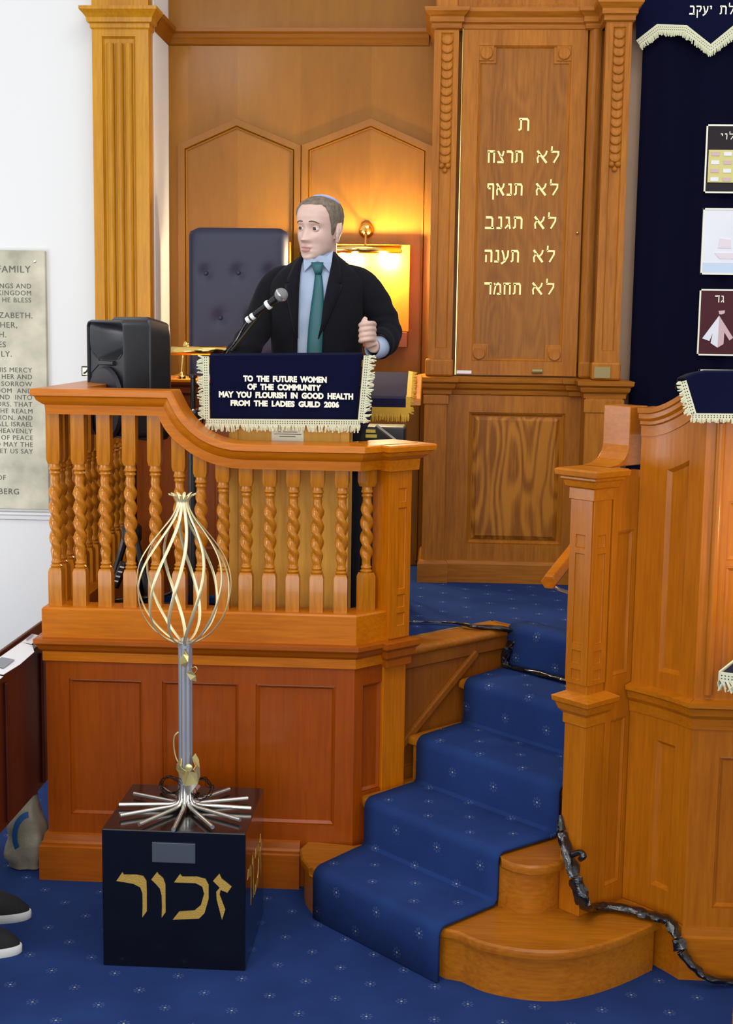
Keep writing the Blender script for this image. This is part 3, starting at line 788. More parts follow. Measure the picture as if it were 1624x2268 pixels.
def carved_pilaster(xa, xb, yf, zt, zb, xs0, xs1):
    m = MB(); T2 = lambda u, d, z: Vector((u, yf+d, z))
    panelled(m, xa, xb, zb, zt, [(xs0, xs1, zb+.055, zt-.022)], T2, thick=.05, rec=.006, bev=.005)
    m.build('pilaster_shaft', M_oak, AK)
    m = MB(); m.box(xa-.010, xb+.006, yf-.012, yf+.05, 1.545, 1.612); m.build('pilaster_base', M_oak, AK, bevel=.008)
    cx = (xs0+xs1)/2; m = MB(); w = (xs1-xs0)/2-.002
    for k in range(15):
        z = zt-.045-.0315*k
        m.lathe([(w*1.0, 0), (w*.98, -.003), (w*.86, -.0055), (w*.4, -.0055), (0, -.0055)], (cx, yf+.006, z), 22, (0, .97, -.26))
    z = zt-.045-.0315*15
    m.ball((cx-.012, yf+.003, z+.004), .011); m.ball((cx+.012, yf+.003, z+.004), .011); m.ball((cx, yf+.003, z-.014), .010)
    m.build('carved_scales', M_oak, AK, smooth=True, angle=50)
carved_pilaster(-.073, .020, 5.335, 2.862, 1.60, -.047, .001)
carved_pilaster(.558, .652, 5.200, 2.856, 1.60, .584, .630)
capA = [(0, 2.850), (.010, 2.856), (.010, 2.872), (.018, 2.878), (.018, 2.896), (.024, 2.902), (.036, 2.914), (.038, 2.928), (0, 2.932)]
mb = MB(); mb.sweep([(-.073, 5.69), (-.073, 5.335), (.020, 5.335), (.020, 5.352), (.505, 5.352), (.505, 5.335), (.558, 5.335), (.558, 5.200), (.652, 5.200), (.652, 5.42)], capA)
mb.box(-.073, .652, 5.345, 5.42, 2.86, 2.93); mb.box(.558, .652, 5.21, 5.42, 2.86, 2.93)
mb.build('cornice', M_oakx, AK)
mb = MB(); panelled(mb, -.02, .54, 2.93, 3.30, [(.09, .46, 2.945, 3.28)], lambda u, d, z: Vector((u, 5.365+d, z)), rec=.008); mb.box(-.065, .012, 5.345, 5.40, 2.93, 3.3); mb.box(.565, .645, 5.21, 5.4, 2.93, 3.3)
mb.build('upper_panel', M_oak, AK)
mb = MB(); mb.tube([(.536, 5.352, 1.60), (.536, 5.352, 2.86)], .024, 18); mb.build('corner_column', M_oak, AK)
mb = MB(); mb.box(.512, .558, 5.325, 5.40, 1.545, 1.612); mb.build('column_base', M_oak, AK, bevel=.01)
# door
mb = MB(); TD = lambda u, d, z: Vector((u, 5.346+d, z))
panelled(mb, .038, .506, 1.552, 2.862, [(.098, .447, 1.607, 2.796)], TD, thick=.02, rec=.010, bev=.010)
DO = mb.build('door', M_oak, AK)
mb = MB(); mb.box(.109, .436, 5.3555, 5.358, 1.618, 2.785); mb.build('door_field', M_oakdoor, DO)
mb = MB()
for cx in (.098, .447):
    for cz in (1.607, 2.796):
        mb = MB(); sx = 1 if cx < .2 else -1; sz = 1 if cz < 2 else -1
        xa, xb = sorted((cx, cx+sx*.056)); za, zb = sorted((cz, cz+sz*.056)); mb.box(xa, xb, 5.3465, 5.3575, za, zb)
        xa, xb = sorted((cx, cx+sx*.066)); za, zb = sorted((cz, cz+sz*.066)); mb.box(xa, xb, 5.3515, 5.3575, za, zb); mb.build('corner_block', M_oak, DO, bevel=.002)
for cx in (.126, .419):
    for cz in (1.635, 2.768):
        m = MB(); m.lathe([(.024, 0), (.024, .004), (.021, .007), (.008, .006), (0, .006)], (cx, 5.3465, cz), 26, (0, -1, 0)); m.build('rosette', M_oak, DO, angle=30)
mb = MB(); mb.box(.0335, .0365, 5.342, 5.350, 1.552, 2.862); mb.build('brass_hinge', M_brass, DO)
mb = MB(); TL_ = lambda a, b, d: Vector((a, 5.3552-d, b))
def heb_px(mb, text, xl, xr, yt, yb, Y, T, th):
    a = PY(xl, (yt+yb)/2, Y); b = PY(xr, (yt+yb)/2, Y); t = PY((xl+xr)/2, yt, Y); u = PY((xl+xr)/2, yb, Y)
    hebrew(mb, text, b.x, u.z, t.z-u.z, T, 0, th, x_left=a.x)
yl = 5.3555
heb_px(mb, 'ת', 1148, 1173, 262, 290, yl, TL_, .002); mb.build('gilt_letter', M_goldl, DO)
for (a, b), (c, d), wd, (t, u) in (((1187.6, 1238.8), (1079.7, 1158.6), 'תרצח', (334, 361)), ((1185.5, 1236.6), (1078.4, 1157.7), 'תנאף', (406.5, 433)),
        ((1182, 1232), (1074, 1157.7), 'תגנב', (480, 507)), ((1179.5, 1229), (1073, 1149.7), 'תענה', (554, 581)), ((1177.3, 1227.7), (1073, 1154), 'תחמד', (626.5, 652.5))):
    mb = MB(); heb_px(mb, 'לא', a, b, t, u, yl, TL_, .002); mb.build('gilt_word', M_goldl, DO)
    mb = MB(); heb_px(mb, wd, c, d, t, u, yl, TL_, .002); mb.build('gilt_word', M_goldl, DO)
mb = MB(); p = PY(1028, 824, 5.345); mb.box(p.x-.029, p.x+.029, 5.3445, 5.3465, p.z-.006, p.z+.006); mb.build('white_label', M_wtape, DO)
mb = MB(); p = PY(1190, 822, 5.345); mb.tube([(p.x-.020, 5.343, p.z), (p.x+.020, 5.343, p.z)], .0095, 12); mb.build('drawer_pull', M_bronze, DO)
mb = MB(); p = PY(1279, 516, 5.345); mb.ball((p.x, 5.340, p.z), .006); mb.build('door_knob', M_brassd, DO)
mb = MB(); p = PY(1334, 825, 5.187); mb.box(p.x-.030, p.x+.030, 5.185, 5.1885, p.z-.021, p.z+.021); mb.build('donor_plate', M_bronze, AK)

# ================================================================= ARK CURTAIN
mb = MB(); mb.box(.652, .80, 5.40, 5.44, ZP, 3.4); o = mb.build('ark_jamb', M_lstone, None)
tag(o, 'pale stone-coloured upright jamb between the oak pilaster and the navy curtain', 'jamb')
CU = thing('ark_curtain', 'tall navy velvet ark curtain with embroidered tribal squares at the right edge', 'curtain', (1.1, 5.3, ZP+.1))
def sheet(x_of, z0, z1, y, nx=40, nz=30, fold=.008):
    rows = []
    for i in range(nz+1):
        z = z0+(z1-z0)*i/nz; r = []
        for j in range(nx+1):
            f = j/nx; xa, xb = x_of(z); x = xa+(xb-xa)*f
            r.append(Vector((x, y+fold*math.sin(x*38+.6*math.sin(z*2))+fold*.5*math.sin(x*91+1), z)))
        rows.append(r)
    return rows
mb = MB(); mb.grid(sheet(lambda z: (.712, 1.45), .95, 3.35, 5.33)); mb.smooth = True; mb.build('drape', M_navyc, CU, solid=.006)
va = [PY(a, b, 5.295) for a, b in ((1409, 90), (1455, 54), (1521, 56), (1574, 98), (1624, 57))]
va.append(va[-1]+Vector((.03, 0, .03))); va.append(va[-1]+Vector((.12, 0, 0))); va.append(va[-1]+Vector((.09, 0, -.08)))
mb = MB(); poly = [(v.x, v.z) for v in va]+[(va[-1].x, 3.4), (va[0].x-.004, 3.4)]
mb.prism(poly, 5.292, 5.300, lambda a, b, d: Vector((a, d, b))); VA = mb.build('valance', M_navy, CU)
def fringe(parent, pts, nrm, braid, thread, mat=None, eye=True, dens=.0042, seed=1, curl=.25, label=None):
    """braid band with two rows of eyelets and a row of loose threads; pts along the upper edge, hanging to the right of travel"""
    rnd = random.Random(seed); mat = mat or M_fringe; nrm = Vector(nrm).normalized()
    P = [Vector(p) for p in pts]; D = []
    for i in range(len(P)-1):
        t = (P[i+1]-P[i]).normalized(); D.append(t.cross(nrm).normalized())
    def mit(i):
        if i == 0: return D[0]
        if i == len(P)-1: return D[-1]
        m = D[i-1]+D[i]
        return m*(2/m.dot(m)) if m.length > .3 else D[i]
    mb = MB(); rows = []
    for i, p in enumerate(P):
        m = mit(i); rows.append([p+nrm*.001, p+nrm*.005, p+m*braid+nrm*.005, p+m*braid+nrm*.001])
    mb.grid(rows, closed_u=True, caps=True)
    br = mb.build('braid', mat, parent)
    hb = MB(); tb = MB()
    for i in range(len(P)-1):
        a, b = P[i], P[i+1]; ma, mb_ = mit(i), mit(i+1); L_ = (b-a).length
        if eye:
            n = max(1, int(L_/.0075))
            for k in range(n):
                f = (k+.5)/n
                for q in (.36, .70):
                    c = a.lerp(b, f)+ma.lerp(mb_, f)*braid*q+nrm*.0056
                    t = (b-a).normalized()*.0014; dd = D[i]*.0012
                    hb.add([c-t-dd, c+t-dd, c+t+dd, c-t+dd], [(0, 1, 2, 3)])
        n = max(1, int(L_/dens))
        for k in range(n):
            f = (k+rnd.random())/n
            m = ma.lerp(mb_, f); c = a.lerp(b, f)+m*(braid-.002)+nrm*.003
            t = (b-a).normalized(); w = .0024+.0012*rnd.random(); ln = thread*(.75+.4*rnd.random())
            dv = (m.normalized()+t*rnd.uniform(-curl, curl)+nrm*rnd.uniform(-.05, .25)).normalized()
            e2 = c+dv*ln; mid = c+dv*ln*.5+t*rnd.uniform(-.002, .002)
            tb.add([c-t*w, c+t*w, mid-t*w, mid+t*w, e2-t*w*.6, e2+t*w*.6, c-t*w+nrm*.002, mid+nrm*.003, e2+nrm*.001],
                   [(0, 1, 3, 2), (2, 3, 5, 4), (0, 2, 7, 6), (2, 4, 8, 7), (1, 3, 7, 6), (3, 5, 8, 7)])
    if eye and hb.v: hb.build('eyelet_rows', M_hole, br)
    f_ = tb.build('tassel_threads', mat, br); f_['kind'] = 'stuff'
    return br
fringe(VA, va, (0, -1, 0), .026, .018, curl=.1)
mb = MB(); TV = lambda a, b, d: Vector((a, 5.2915-d, b))
heb_px(mb, 'יעקב', 1527, 1577, 13, 32, 5.291, TV, .002); mb.build('embroidered_word', M_lett, VA); mb = MB(); heb_px(mb, 'לת', 1594, 1626, 13, 32, 5.291, TV, .002)
mb.build('embroidered_word', M_lett, VA)
def patch(xl, xr, yt, yb, mat, nm):
    tl, bl = PY(xl, yt, 5.315), PY(xl-6 if yb-yt > 100 else xl-1, yb, 5.315)
    x0, x1, z0, z1 = bl.x, bl.x+.238, bl.z, tl.z
    mb = MB(); mb.box(x0, x1, 5.311, 5.318, z0, z1); p = mb.build(nm, mat, CU)
    mb = MB(); w = .006
    for a in ((x0, x1, z0, z0+w), (x0, x1, z1-w, z1), (x0, x0+w, z0, z1), (x1-w, x1, z0, z1)): mb.box(a[0], a[1], 5.308, 5.312, a[2], a[3])
    mb.build('cord_border', M_lett, p)
    return p, x0, x1, z0, z1
TP = lambda a, b, d: Vector((a, 5.311-d, b))
p, x0, x1, z0, z1 = patch(1564, 1624, 276, 428, M_patchd, 'embroidered_square')
partlabel(p, 'dark square with gold breastplate grid')
mb = MB(); heb_px(mb, 'לוי', 1596, 1626, 296, 309, 5.311, TP, .002); mb.build('embroidered_lettering', M_lett, p)
mb = MB(); a = PY(1569, 332, 5.31); b = PY(1567, 404, 5.31); mb.box(b.x, b.x+.19, 5.307, 5.311, b.z, a.z); br = mb.build('breastplate', M_patchy, p)
mb = MB(); m2 = MB()
for r in range(4):
    for c in range(4):
        (mb if (r+c) % 2 else m2).box(b.x+.010+c*.046, b.x+.040+c*.046, 5.305, 5.307, a.z-.022-.031*r, a.z-.008-.031*r)
mb.build('pale_stones', M_patchw, br); m2.build('pink_stones', M_patchp, br)
p, x0, x1, z0, z1 = patch(1557, 1624, 461, 608, M_patchw, 'embroidered_square'); partlabel(p, 'white square with faint boat and sea')
mb = MB(); mb.box(x0+.008, x1-.008, 5.3095, 5.311, z0+.008, z0+.045); mb.build('sea', M_patchb, p)
mb = MB(); a = PY(1590, 560, 5.31)
mb.prism([(a.x-.012, a.z), (a.x+.10, a.z), (a.x+.085, a.z-.022), (a.x+.008, a.z-.022)], 0, .002, TP)
mb.prism([(a.x, a.z+.018), (a.x+.05, a.z+.018), (a.x+.046, a.z+.05), (a.x+.006, a.z+.055)], 0, .002, TP); mb.build('boat', plain('boat_pale_pink', (224, 214, 222), .9), p)
p, x0, x1, z0, z1 = patch(1549, 1624, 640, 787, M_patchm, 'embroidered_square'); partlabel(p, 'maroon square with pink tent')
mb = MB(); heb_px(mb, 'גד', 1584, 1604, 655, 670, 5.311, TP, .002); mb.build('embroidered_lettering', M_lett, p)
def poly_px(mb, pts, Y, d0, d1):
    v = [PY(a, b, Y) for a, b in pts]; mb.prism([(q_.x, q_.z) for q_ in v], d0, d1, lambda a, b, d: Vector((a, Y-d, b)))
zf = 469/124
tent = [(352, 1660), (210, 1850), (270, 1872), (298, 1805), (280, 1890), (338, 1928), (388, 1898), (395, 1800), (438, 1868), (469, 1845)]
mb = MB(); poly_px(mb, [(1500+a/3.782, 260+b/3.78) for a, b in tent[:6]], 5.311, 0, .003); mb.build('tent_side', M_patchw, p)
mb = MB(); poly_px(mb, [(1500+a/3.782, 260+b/3.78) for a, b in [tent[0]]+tent[5:]], 5.311, 0, .003)
poly_px(mb, [(1500+a/3.782, 260+b/3.78) for a, b in ((346, 1620), (400, 1616), (398, 1640), (372, 1650), (352, 1648))], 5.311, 0, .003); mb.build('tent_front', M_patchp, p)
p, x0, x1, z0, z1 = patch(1547, 1624, 818, 960, M_patchp, 'embroidered_square')

# ================================================================= STAIR NEWEL, RIGHT PULPIT
NE = thing('newel_post', 'square wooden newel post with moulded cap at the right side of the stairs', 'post', ST(2.82, -2.26, SR))
s0, s1, t0, t1 = 2.781, 2.862, -2.298, -2.226
mb = MB(); rot_box(mb, s0, s1, t0, t1, SR, .76); mb.build('lower_shaft', M_rpul, NE, bevel=.002)
s2, s3, t2, t3 = 2.785, 2.858, -2.302, -2.230
mb = MB(); rot_box(mb, s2, s3, t2, t3, .76, 1.36)
for sgn in (0, 1):
    T3 = (lambda u, d, z: ST(s2-.004+d, t2+u, z)) if sgn == 0 else (lambda u, d, z: ST(s2+u, t3+.004-d, z))
    panelled(mb, 0, .072, .79, 1.30, [(.020, .052, 1.16, 1.195), (.020, .052, .90, 1.145), (.020, .052, .845, .882), (.020, .052, .80, .83)], T3, thick=.005, rec=.005, bev=.003)
mb.build('upper_shaft', M_rpul, NE, bevel=.0015)
def sq_path(a, b, c, d): return [xy(ST(a, c, 0)), xy(ST(a, d, 0)), xy(ST(b, d, 0)), xy(ST(b, c, 0)), xy(ST(a, c, 0))]
def sq_mould(mb, a, b, c, d, prof):
    sg = lambda o: [(a-o, c-o), (a-o, d+o), (b+o, d+o), (b+o, c-o)]
    mb.grid([[ST(s, t, z) for s, t in sg(o)] for o, z in prof], closed_u=True, caps=True)
mb = MB(); sq_mould(mb, s2, s3, t2, t3, [(0, 1.285), (.006, 1.288), (.006, 1.318), (.014, 1.322), (.018, 1.338), (.024, 1.342), (.024, 1.348), (.034, 1.352), (.036, 1.366), (.030, 1.370)])
mb.build('cap', M_rpulx, NE, bevel=.001)
mb = MB(); sq_mould(mb, s0, s1, t0, t1, [(0, .675), (.004, .678), (.004, .705), (.014, .716), (.020, .734), (.026, .738), (.028, .752), (.0, .766)])
mb.build('mid_moulding', M_rpulx, NE, bevel=.001)
RP = thing('pulpit', 'curved wooden reading pulpit with swept handrail on the right of the stairs', 'pulpit', (.95, 3.7, 0))
# swan-neck : rail drops in a curve on to the newel cap
sw = [(3.02, 1.53), (2.945, 1.53), (2.945, 1.425), (2.940, 1.405), (2.925, 1.388), (2.900, 1.376), (2.865, 1.3705), (3.02, 1.3705)]
mb = MB(); mb.prism(sw, -2.334, -2.244, lambda s, z, t: ST(s, t, z)); mb.build('swan_neck', M_rpulx, RP, bevel=.002)
# curved wall in plan, from behind the newel to the front corner
A = ST(2.968, -2.222, 0); B = Vector((.668, 3.505, 0)); mid = (A+B)/2 + Vector((Q, Q, 0))*.018
def bez(f): return A*(1-f)**2 + mid*2*f*(1-f) + B*f*f
plan = [bez(i/14) for i in range(15)]
def plan_off(o):
    out = []
    for i, p in enumerate(plan):
        t = (plan[min(i+1, 14)]-plan[max(i-1, 0)]).normalized(); out.append(p+Vector((-t.y, t.x, 0))*-o)
    return out
cum = [0]
for a, b in zip(plan[:-1], plan[1:]): cum.append(cum[-1]+(b-a).length)
WL = cum[-1]
def on_wall(u, d, z):
    u = min(max(u, 0), WL)
    for i in range(14):
        if u <= cum[i+1]:
            f = (u-cum[i])/(cum[i+1]-cum[i]); p = plan[i].lerp(plan[i+1], f); t = (plan[i+1]-plan[i]).normalized(); break
    return Vector((p.x, p.y, z)) + Vector((-t.y, t.x, 0))*d
sg = 1 if on_wall(WL/2, .1, 0).y > on_wall(WL/2, 0, 0).y else -1
def TW(u, d, z): return on_wall(u, sg*d, z)
def rise(u): return .0 + .115*(max(0, u/WL-.12)**1.6)
def curved_panel(z0, z1, op, name, mat, follow=0):
    m = MB(); n = 26
    def g(ua, ub, fa, fb, d0=0, d1=0):
        rows = []
        for k in range(2):
            rows.append([TW(ua+(ub-ua)*i/n, (d0, d1)[k], (fa, fb)[k]+follow*rise(ua+(ub-ua)*i/n)*((fa, fb)[k]-z0)/(z1-z0)) for i in range(n+1)])
        m.grid(rows)
    ua, ub, za, zb = op
    g(0, ua, z0, z1); g(ub, WL, z0, z1); g(ua, ub, z0, za); g(ua, ub, zb, z1)
    b = .010
    g(ua+b, ub-b, za+b, zb-b, .010, .010); g(ua, ub, za, za+b, 0, .010); g(ua, ub, zb-b, zb, .010, 0)
    for x0, x1, d0, d1 in ((ua, ua+b, 0, .010), (ub-b, ub, .010, 0)):
        fz = lambda x, z: z+follow*rise(x)*(z-z0)/(z1-z0)
        m.add([TW(x0, d0, fz(x0, za+b*(d0 > 0))), TW(x1, d1, fz(x1, za+b*(d1 > 0))), TW(x1, d1, fz(x1, zb-b*(d1 > 0))), TW(x0, d0, fz(x0, zb-b*(d0 > 0)))], [(0, 1, 2, 3)])
    m.smooth = True
    return m.build(name, mat, RP, angle=30)
curved_panel(.76, 1.46, (WL*.40, WL*.74, .82, 1.355), 'curved_panel', M_rpul, follow=1)
curved_panel(.15, .70, (WL*.42, WL*.72, .22, .63), 'lower_panel', M_rpul)
def curve_mould(prof, name, mat, follow=0, ext=.6):
    m = MB(); rows = []
    for i in range(27):
        u = WL*i/26
        rows.append([TW(u, -o, z+follow*rise(u)) for o, z in prof])
    # turn the front corner and run on to the right
    tn = (plan[14]-plan[13]).normalized(); n1 = Vector((-tn.y, tn.x, 0))*-sg; n2 = Vector((0, -1, 0)); mm = n1+n2; mm = mm*(2/mm.dot(mm))
    e = [Vector((B.x+mm.x*o, B.y+mm.y*o, z+follow*rise(WL))) for o, z in prof]
    rows[-1] = e
    rows.append([Vector((1.30, B.y-o, z+follow*rise(WL))) for o, z in prof])
    m.grid(rows, closed_u=True, caps=True); m.smooth = True
    return m.build(name, mat, RP, angle=25)
curve_mould([(-.02, .690), (.004, .694), (.006, .722), (.016, .734), (.020, .752), (.030, .758), (.030, .770), (-.02, .778)], 'base_moulding', M_rpulx)
curve_mould([(-.01, 0), (.012, 0), (.012, .118), (.007, .124), (.004, .146), (-.01, .150)], 'skirting', M_rpulx)
curve_mould([(-.05, 1.452), (.003, 1.452), (.004, 1.480), (.010, 1.484), (.010, 1.492), (.018, 1.500), (.018, 1.512), (.024, 1.515), (.026, 1.528), (-.05, 1.530)], 'handrail', M_rpulx, follow=1)
TF = lambda u, d, z: Vector((u, B.y+d, z))
mb = MB(); panelled(mb, B.x, 1.30, .76, 1.56, [(B.x+.065, B.x+.30, .82, 1.13), (B.x+.065, B.x+.30, 1.145, 1.30), (B.x+.36, B.x+.58, .82, 1.30)], TF, rec=.008)
panelled(mb, B.x, 1.30, .0, .75, [(B.x+.075, B.x+.30, .20, .62), (B.x+.36, B.x+.58, .20, .62)], TF)
mb.build('front_panel', M_rpul, RP)
mb = MB(); mb.tube([(B.x+.036, B.y-.002, .79), (B.x+.036, B.y-.002, 1.50)], .012, 12); mb.build('pilaster_strip', M_rpul, RP)
# return panel between newel and curved wall
mb = MB(); panelled(mb, 2.862, 2.972, SR, 1.36, [(2.885, 2.955, .80, 1.20), (2.885, 2.955, .2, .68)], lambda u, d, z: ST(u, -2.224-d, z), rec=.007)
mb.build('return_panel', M_rpul, RP)
# stair handrail on the inner side
HR = thing('handrail', 'sloping rounded wooden handrail with cut end on a metal bracket by the stairs', 'handrail', ST(3.0, -2.3, 1.2))
a = PZ(1216, 1292, 1.165); b = a+Vector((.16, .30, .16))
mb = MB(); panelled(mb, 2.98, 3.9, .15, 1.34, [(3.06, 3.8, .8, 1.28)], lambda u, d, z: ST(u, -2.226+d, z)); mb.build('stair_side_panel', M_rpul, RP)
pa = PS(1216, 1290, 3.02); pb = PS(1275, 1215, 3.30)
mb = MB(); mb.tube([pa, pb, pb+(pb-pa)*.8], .026, 6, flat=(.9, (0, 0, 1))); mb.build('rail', M_hx, HR, bevel=.003, smooth=False)
pm = pa+(pb-pa)*.30; sm_, tm_ = (pm.x+pm.y)*Q, (pm.x-pm.y)*Q
for f_ in (.30, 1.2):
    pm = pa+(pb-pa)*f_; sm_ = (pm.x+pm.y)*Q
    mb = MB(); mb.tube([pm+Vector((0, 0, -.02)), pm+Vector((.01, 0, -.055)), ST(sm_, -2.30, pm.z-.075), ST(sm_, -2.224, pm.z-.07)], .006, 8, smooth_path=4); mb.build('bracket', M_steel, HR)

# ================================================================= CLOTH ON RIGHT PULPIT
CR = thing('pulpit_cloth', 'navy velvet cloth with cream fringe draped over the right pulpit rail', 'cloth', (.78, 3.47, 1.5))
yc = 3.462
c1 = [PY(a, b, yc) for a, b in ((1520, 842), (1542, 915), (1640, 915))]
mb = MB(); top = [PY(a, b, yc) for a, b in ((1520, 842), (1540, 833), (1562, 828), (1640, 828))]
poly = [(v.x, v.z) for v in top]+[(c1[2].x+.3, c1[2].z+.02), (c1[2].x+.3, c1[2].z), (c1[1].x, c1[1].z)]
poly = [(v.x, v.z) for v in top]+[(top[-1].x+.3, top[-1].z), (top[-1].x+.3, c1[2].z), (c1[1].x, c1[1].z)]
mb.prism(poly, yc-.003, yc+.003, lambda a, b, d: Vector((a, d, b))); cl = mb.build('front_drape', M_navy, CR)
rows = [[Vector((v.x, y, v.z+dz)) for v in top+[top[-1]+Vector((.3, 0, 0))]] for y, dz in ((yc, 0), (yc+.02, .006), (yc+.12, .0), (yc+.16, -.03))]
mb = MB(); mb.grid(rows); mb.smooth = True; mb.build('top_drape', M_navy, CR, solid=.005)
fringe(CR, [c1[0], c1[1]], (0, -1, 0), .016, .014, curl=.4, seed=3)
fringe(CR, [c1[1]+Vector((-.012, 0, 0)), c1[2]+Vector((.25, 0, 0))], (0, -1, 0), .014, .012, curl=.15, seed=4)
# reading table in the foreground at the right, only the corner of its cloth is in view
fb = PY(1602, 1489, 2.97); fa = PZ(1630, 1466, fb.z); d1 = Vector((fa.x-fb.x, fa.y-fb.y, 0)).normalized(); d2 = Vector((d1.y, -d1.x, 0))
TB = thing('reading_table', 'small draped table whose cream fringed cloth corner pokes in at the right edge', 'table', (fb.x+.3, fb.y, 0))
def TBL_(u, v, z): return fb+d1*u+d2*v+Vector((0, 0, z-fb.z))
mb = MB(); mb.prism([(.004, .004), (.60, .004), (.60, .46), (.004, .46)], fb.z-.028, fb.z-.006, lambda a, b, d: TBL_(a, b, d)); mb.build('table_top', M_rpul, TB, bevel=.003)
for u in (.07, .53):
    for v in (.07, .39):
        mb = MB(); mb.prism([(u-.02, v-.02), (u+.02, v-.02), (u+.02, v+.02), (u-.02, v+.02)], 0, fb.z-.028, lambda a, b, d: TBL_(a, b, d)); mb.build('leg', M_rpul, TB)
TBC = thing('table_cloth', 'cream fringed corner of a navy cloth hanging off the table at the right edge', 'cloth', (fb.x+.3, fb.y, fb.z))
mb = MB(); mb.prism([(.0, .0), (.60, .0), (.60, .46), (.0, .46)], fb.z-.004, fb.z+.001, lambda a, b, d: TBL_(a, b, d)); mb.build('drape', M_navy, TBC)
up_ = Vector((0, 0, .002))
fringe(TBC, [fb+d1*.60+up_, fb+up_-(d1+d2)*.004], -d2, .020, .028, curl=.8, seed=5)
fringe(TBC, [fb+up_-(d1+d2)*.004, fb+d2*.46+up_], -d1, .020, .028, curl=.8, seed=9)

# ================================================================= LECTERN + CLOTH
LE = thing('lectern', 'pale oak box lectern standing inside the balustraded pulpit under the cloth', 'lectern', (-.48, 4.26, .5))
mb = MB(); mb.box(-.662, -.300, 4.165, 4.40, .50, 1.61); mb.build('body', M_lect, LE, bevel=.004)
mb = MB(); mb.box(-.668, -.640, 4.158, 4.17, .50, 1.60); mb.box(-.322, -.294, 4.158, 4.17, .50, 1.60); mb.build('corner_strip', M_lect, LE, bevel=.002)
mb = MB(); mb.prism([(4.13, 1.612), (4.13, 1.632), (4.42, 1.56), (4.42, 1.54)], -.73, -.25, lambda a, b, d: Vector((d, a, b))); mb.build('sloped_top', M_lect, LE)
a = PY(602, 948, 4.164); b = PY(673, 982, 4.164)
mb = MB(); mb.box(a.x, b.x, 4.160, 4.165, b.z+.006, a.z+.01); pl = mb.build('donor_plate', plain('pale_plate', (212, 206, 178), .4, metal=.2), LE)
mb = MB(); TB2 = lambda u, v, d: Vector((u, 4.160-d, v))
for k, (w, xx) in enumerate(((.06, .5), (.085, .5), (.05, .5))):
    cx = (a.x+b.x)/2; mb.box(cx-w/2, cx+w/2, 4.1592, 4.160, a.z-.012-.007*k, a.z-.010-.007*k)
mb.build('engraved_line', M_engr, pl)
LC = thing('lectern_cloth', 'navy velvet lectern cloth with cream fringe and embroidered ladies guild dedication', 'cloth', (-.49, 4.13, 1.42))
yc = 4.118
def cl_pt(px, py): return PY(px, py, yc)
tl, tr, br_, bl = cl_pt(465, 789), cl_pt(803, 787), cl_pt(790, 930), cl_pt(468, 928)
rows = []
for i in range(17):
    f = i/16; r = []
    a = tl.lerp(bl, f); b = tr.lerp(br_, f)
    for j in range(25):
        g = j/24; p = a.lerp(b, g); p.y = yc - .004*f*math.sin(g*16+1) - .005*f
        r.append(p)
    rows.append(r)
back = [[Vector((p.x, yc+.012, p.z+.006)) for p in rows[0]], [Vector((p.x, 4.44, 1.566)) for p in rows[0]], [Vector((p.x, 4.45, 1.53)) for p in rows[0]]]
mb = MB(); mb.grid(back[::-1]+rows); mb.smooth = True; mb.build('drape', M_navy, LC, solid=.005)
sd = [PY(808, 850, 4.20), PY(835, 905, 4.24), PY(824, 965, 4.24), PY(797, 984, 4.20)]
sdb = [Vector((-.258, 4.36, 1.60)), Vector((-.245, 4.40, 1.55)), Vector((-.25, 4.40, 1.47)), Vector((-.262, 4.36, 1.42))]
mb = MB(); mb.grid([[tr.lerp(br_, f)+Vector((.004, .01, 0)) for f in (0, .4, .75, 1)], sd, sdb]); mb.smooth = True; mb.build('side_drape', M_navy, LC, solid=.005, sub=1)
fringe(LC, [tl+Vector((-.002, -.004, 0)), bl+Vector((-.002, -.012, 0))], (0, -1, 0), .018, .020, curl=.7, seed=6)
fringe(LC, [bl+Vector((-.014, -.012, .002)), br_+Vector((.012, -.014, .002))], (0, -1, 0), .018, .022, curl=.35, seed=7)
fringe(LC, [br_+Vector((.004, -.012, -.006)), tr+Vector((.004, -.003, 0))], (.2, -1, 0), .018, .022, curl=.8, seed=8)
mb = MB(); TC = lambda a, b, d: Vector((a, yc-.0115-d, b))
for tx, xl, xr, yb in (('TO THE FUTURE WOMEN', 539, 724, 845.5), ('OF THE COMMUNITY', 548, 712, 863.5), ('MAY YOU FLOURISH IN GOOD HEALTH', 485, 782.5, 881.5), ('FROM THE LADIES GUILD 2006', 511, 751.5, 900)):
    a = PY(xl, yb, yc-.011); b = PY(xr, yb, yc-.011); hgt = 13.8/721
    vs, fs = latin(tx.replace(' ', '  '), hgt/.71, bold=.0016, fit=b.x-a.x)
    ys = [v[1] for v in vs]; k = hgt/(max(ys)-min(ys)); vs = [(v[0], v[1]*k) for v in vs]
    mb = MB(); put_text(mb, (vs, fs), TC, a.x, (a.z+b.z)/2, 0, .0014); mb.build('embroidered_line', M_lett, LC)

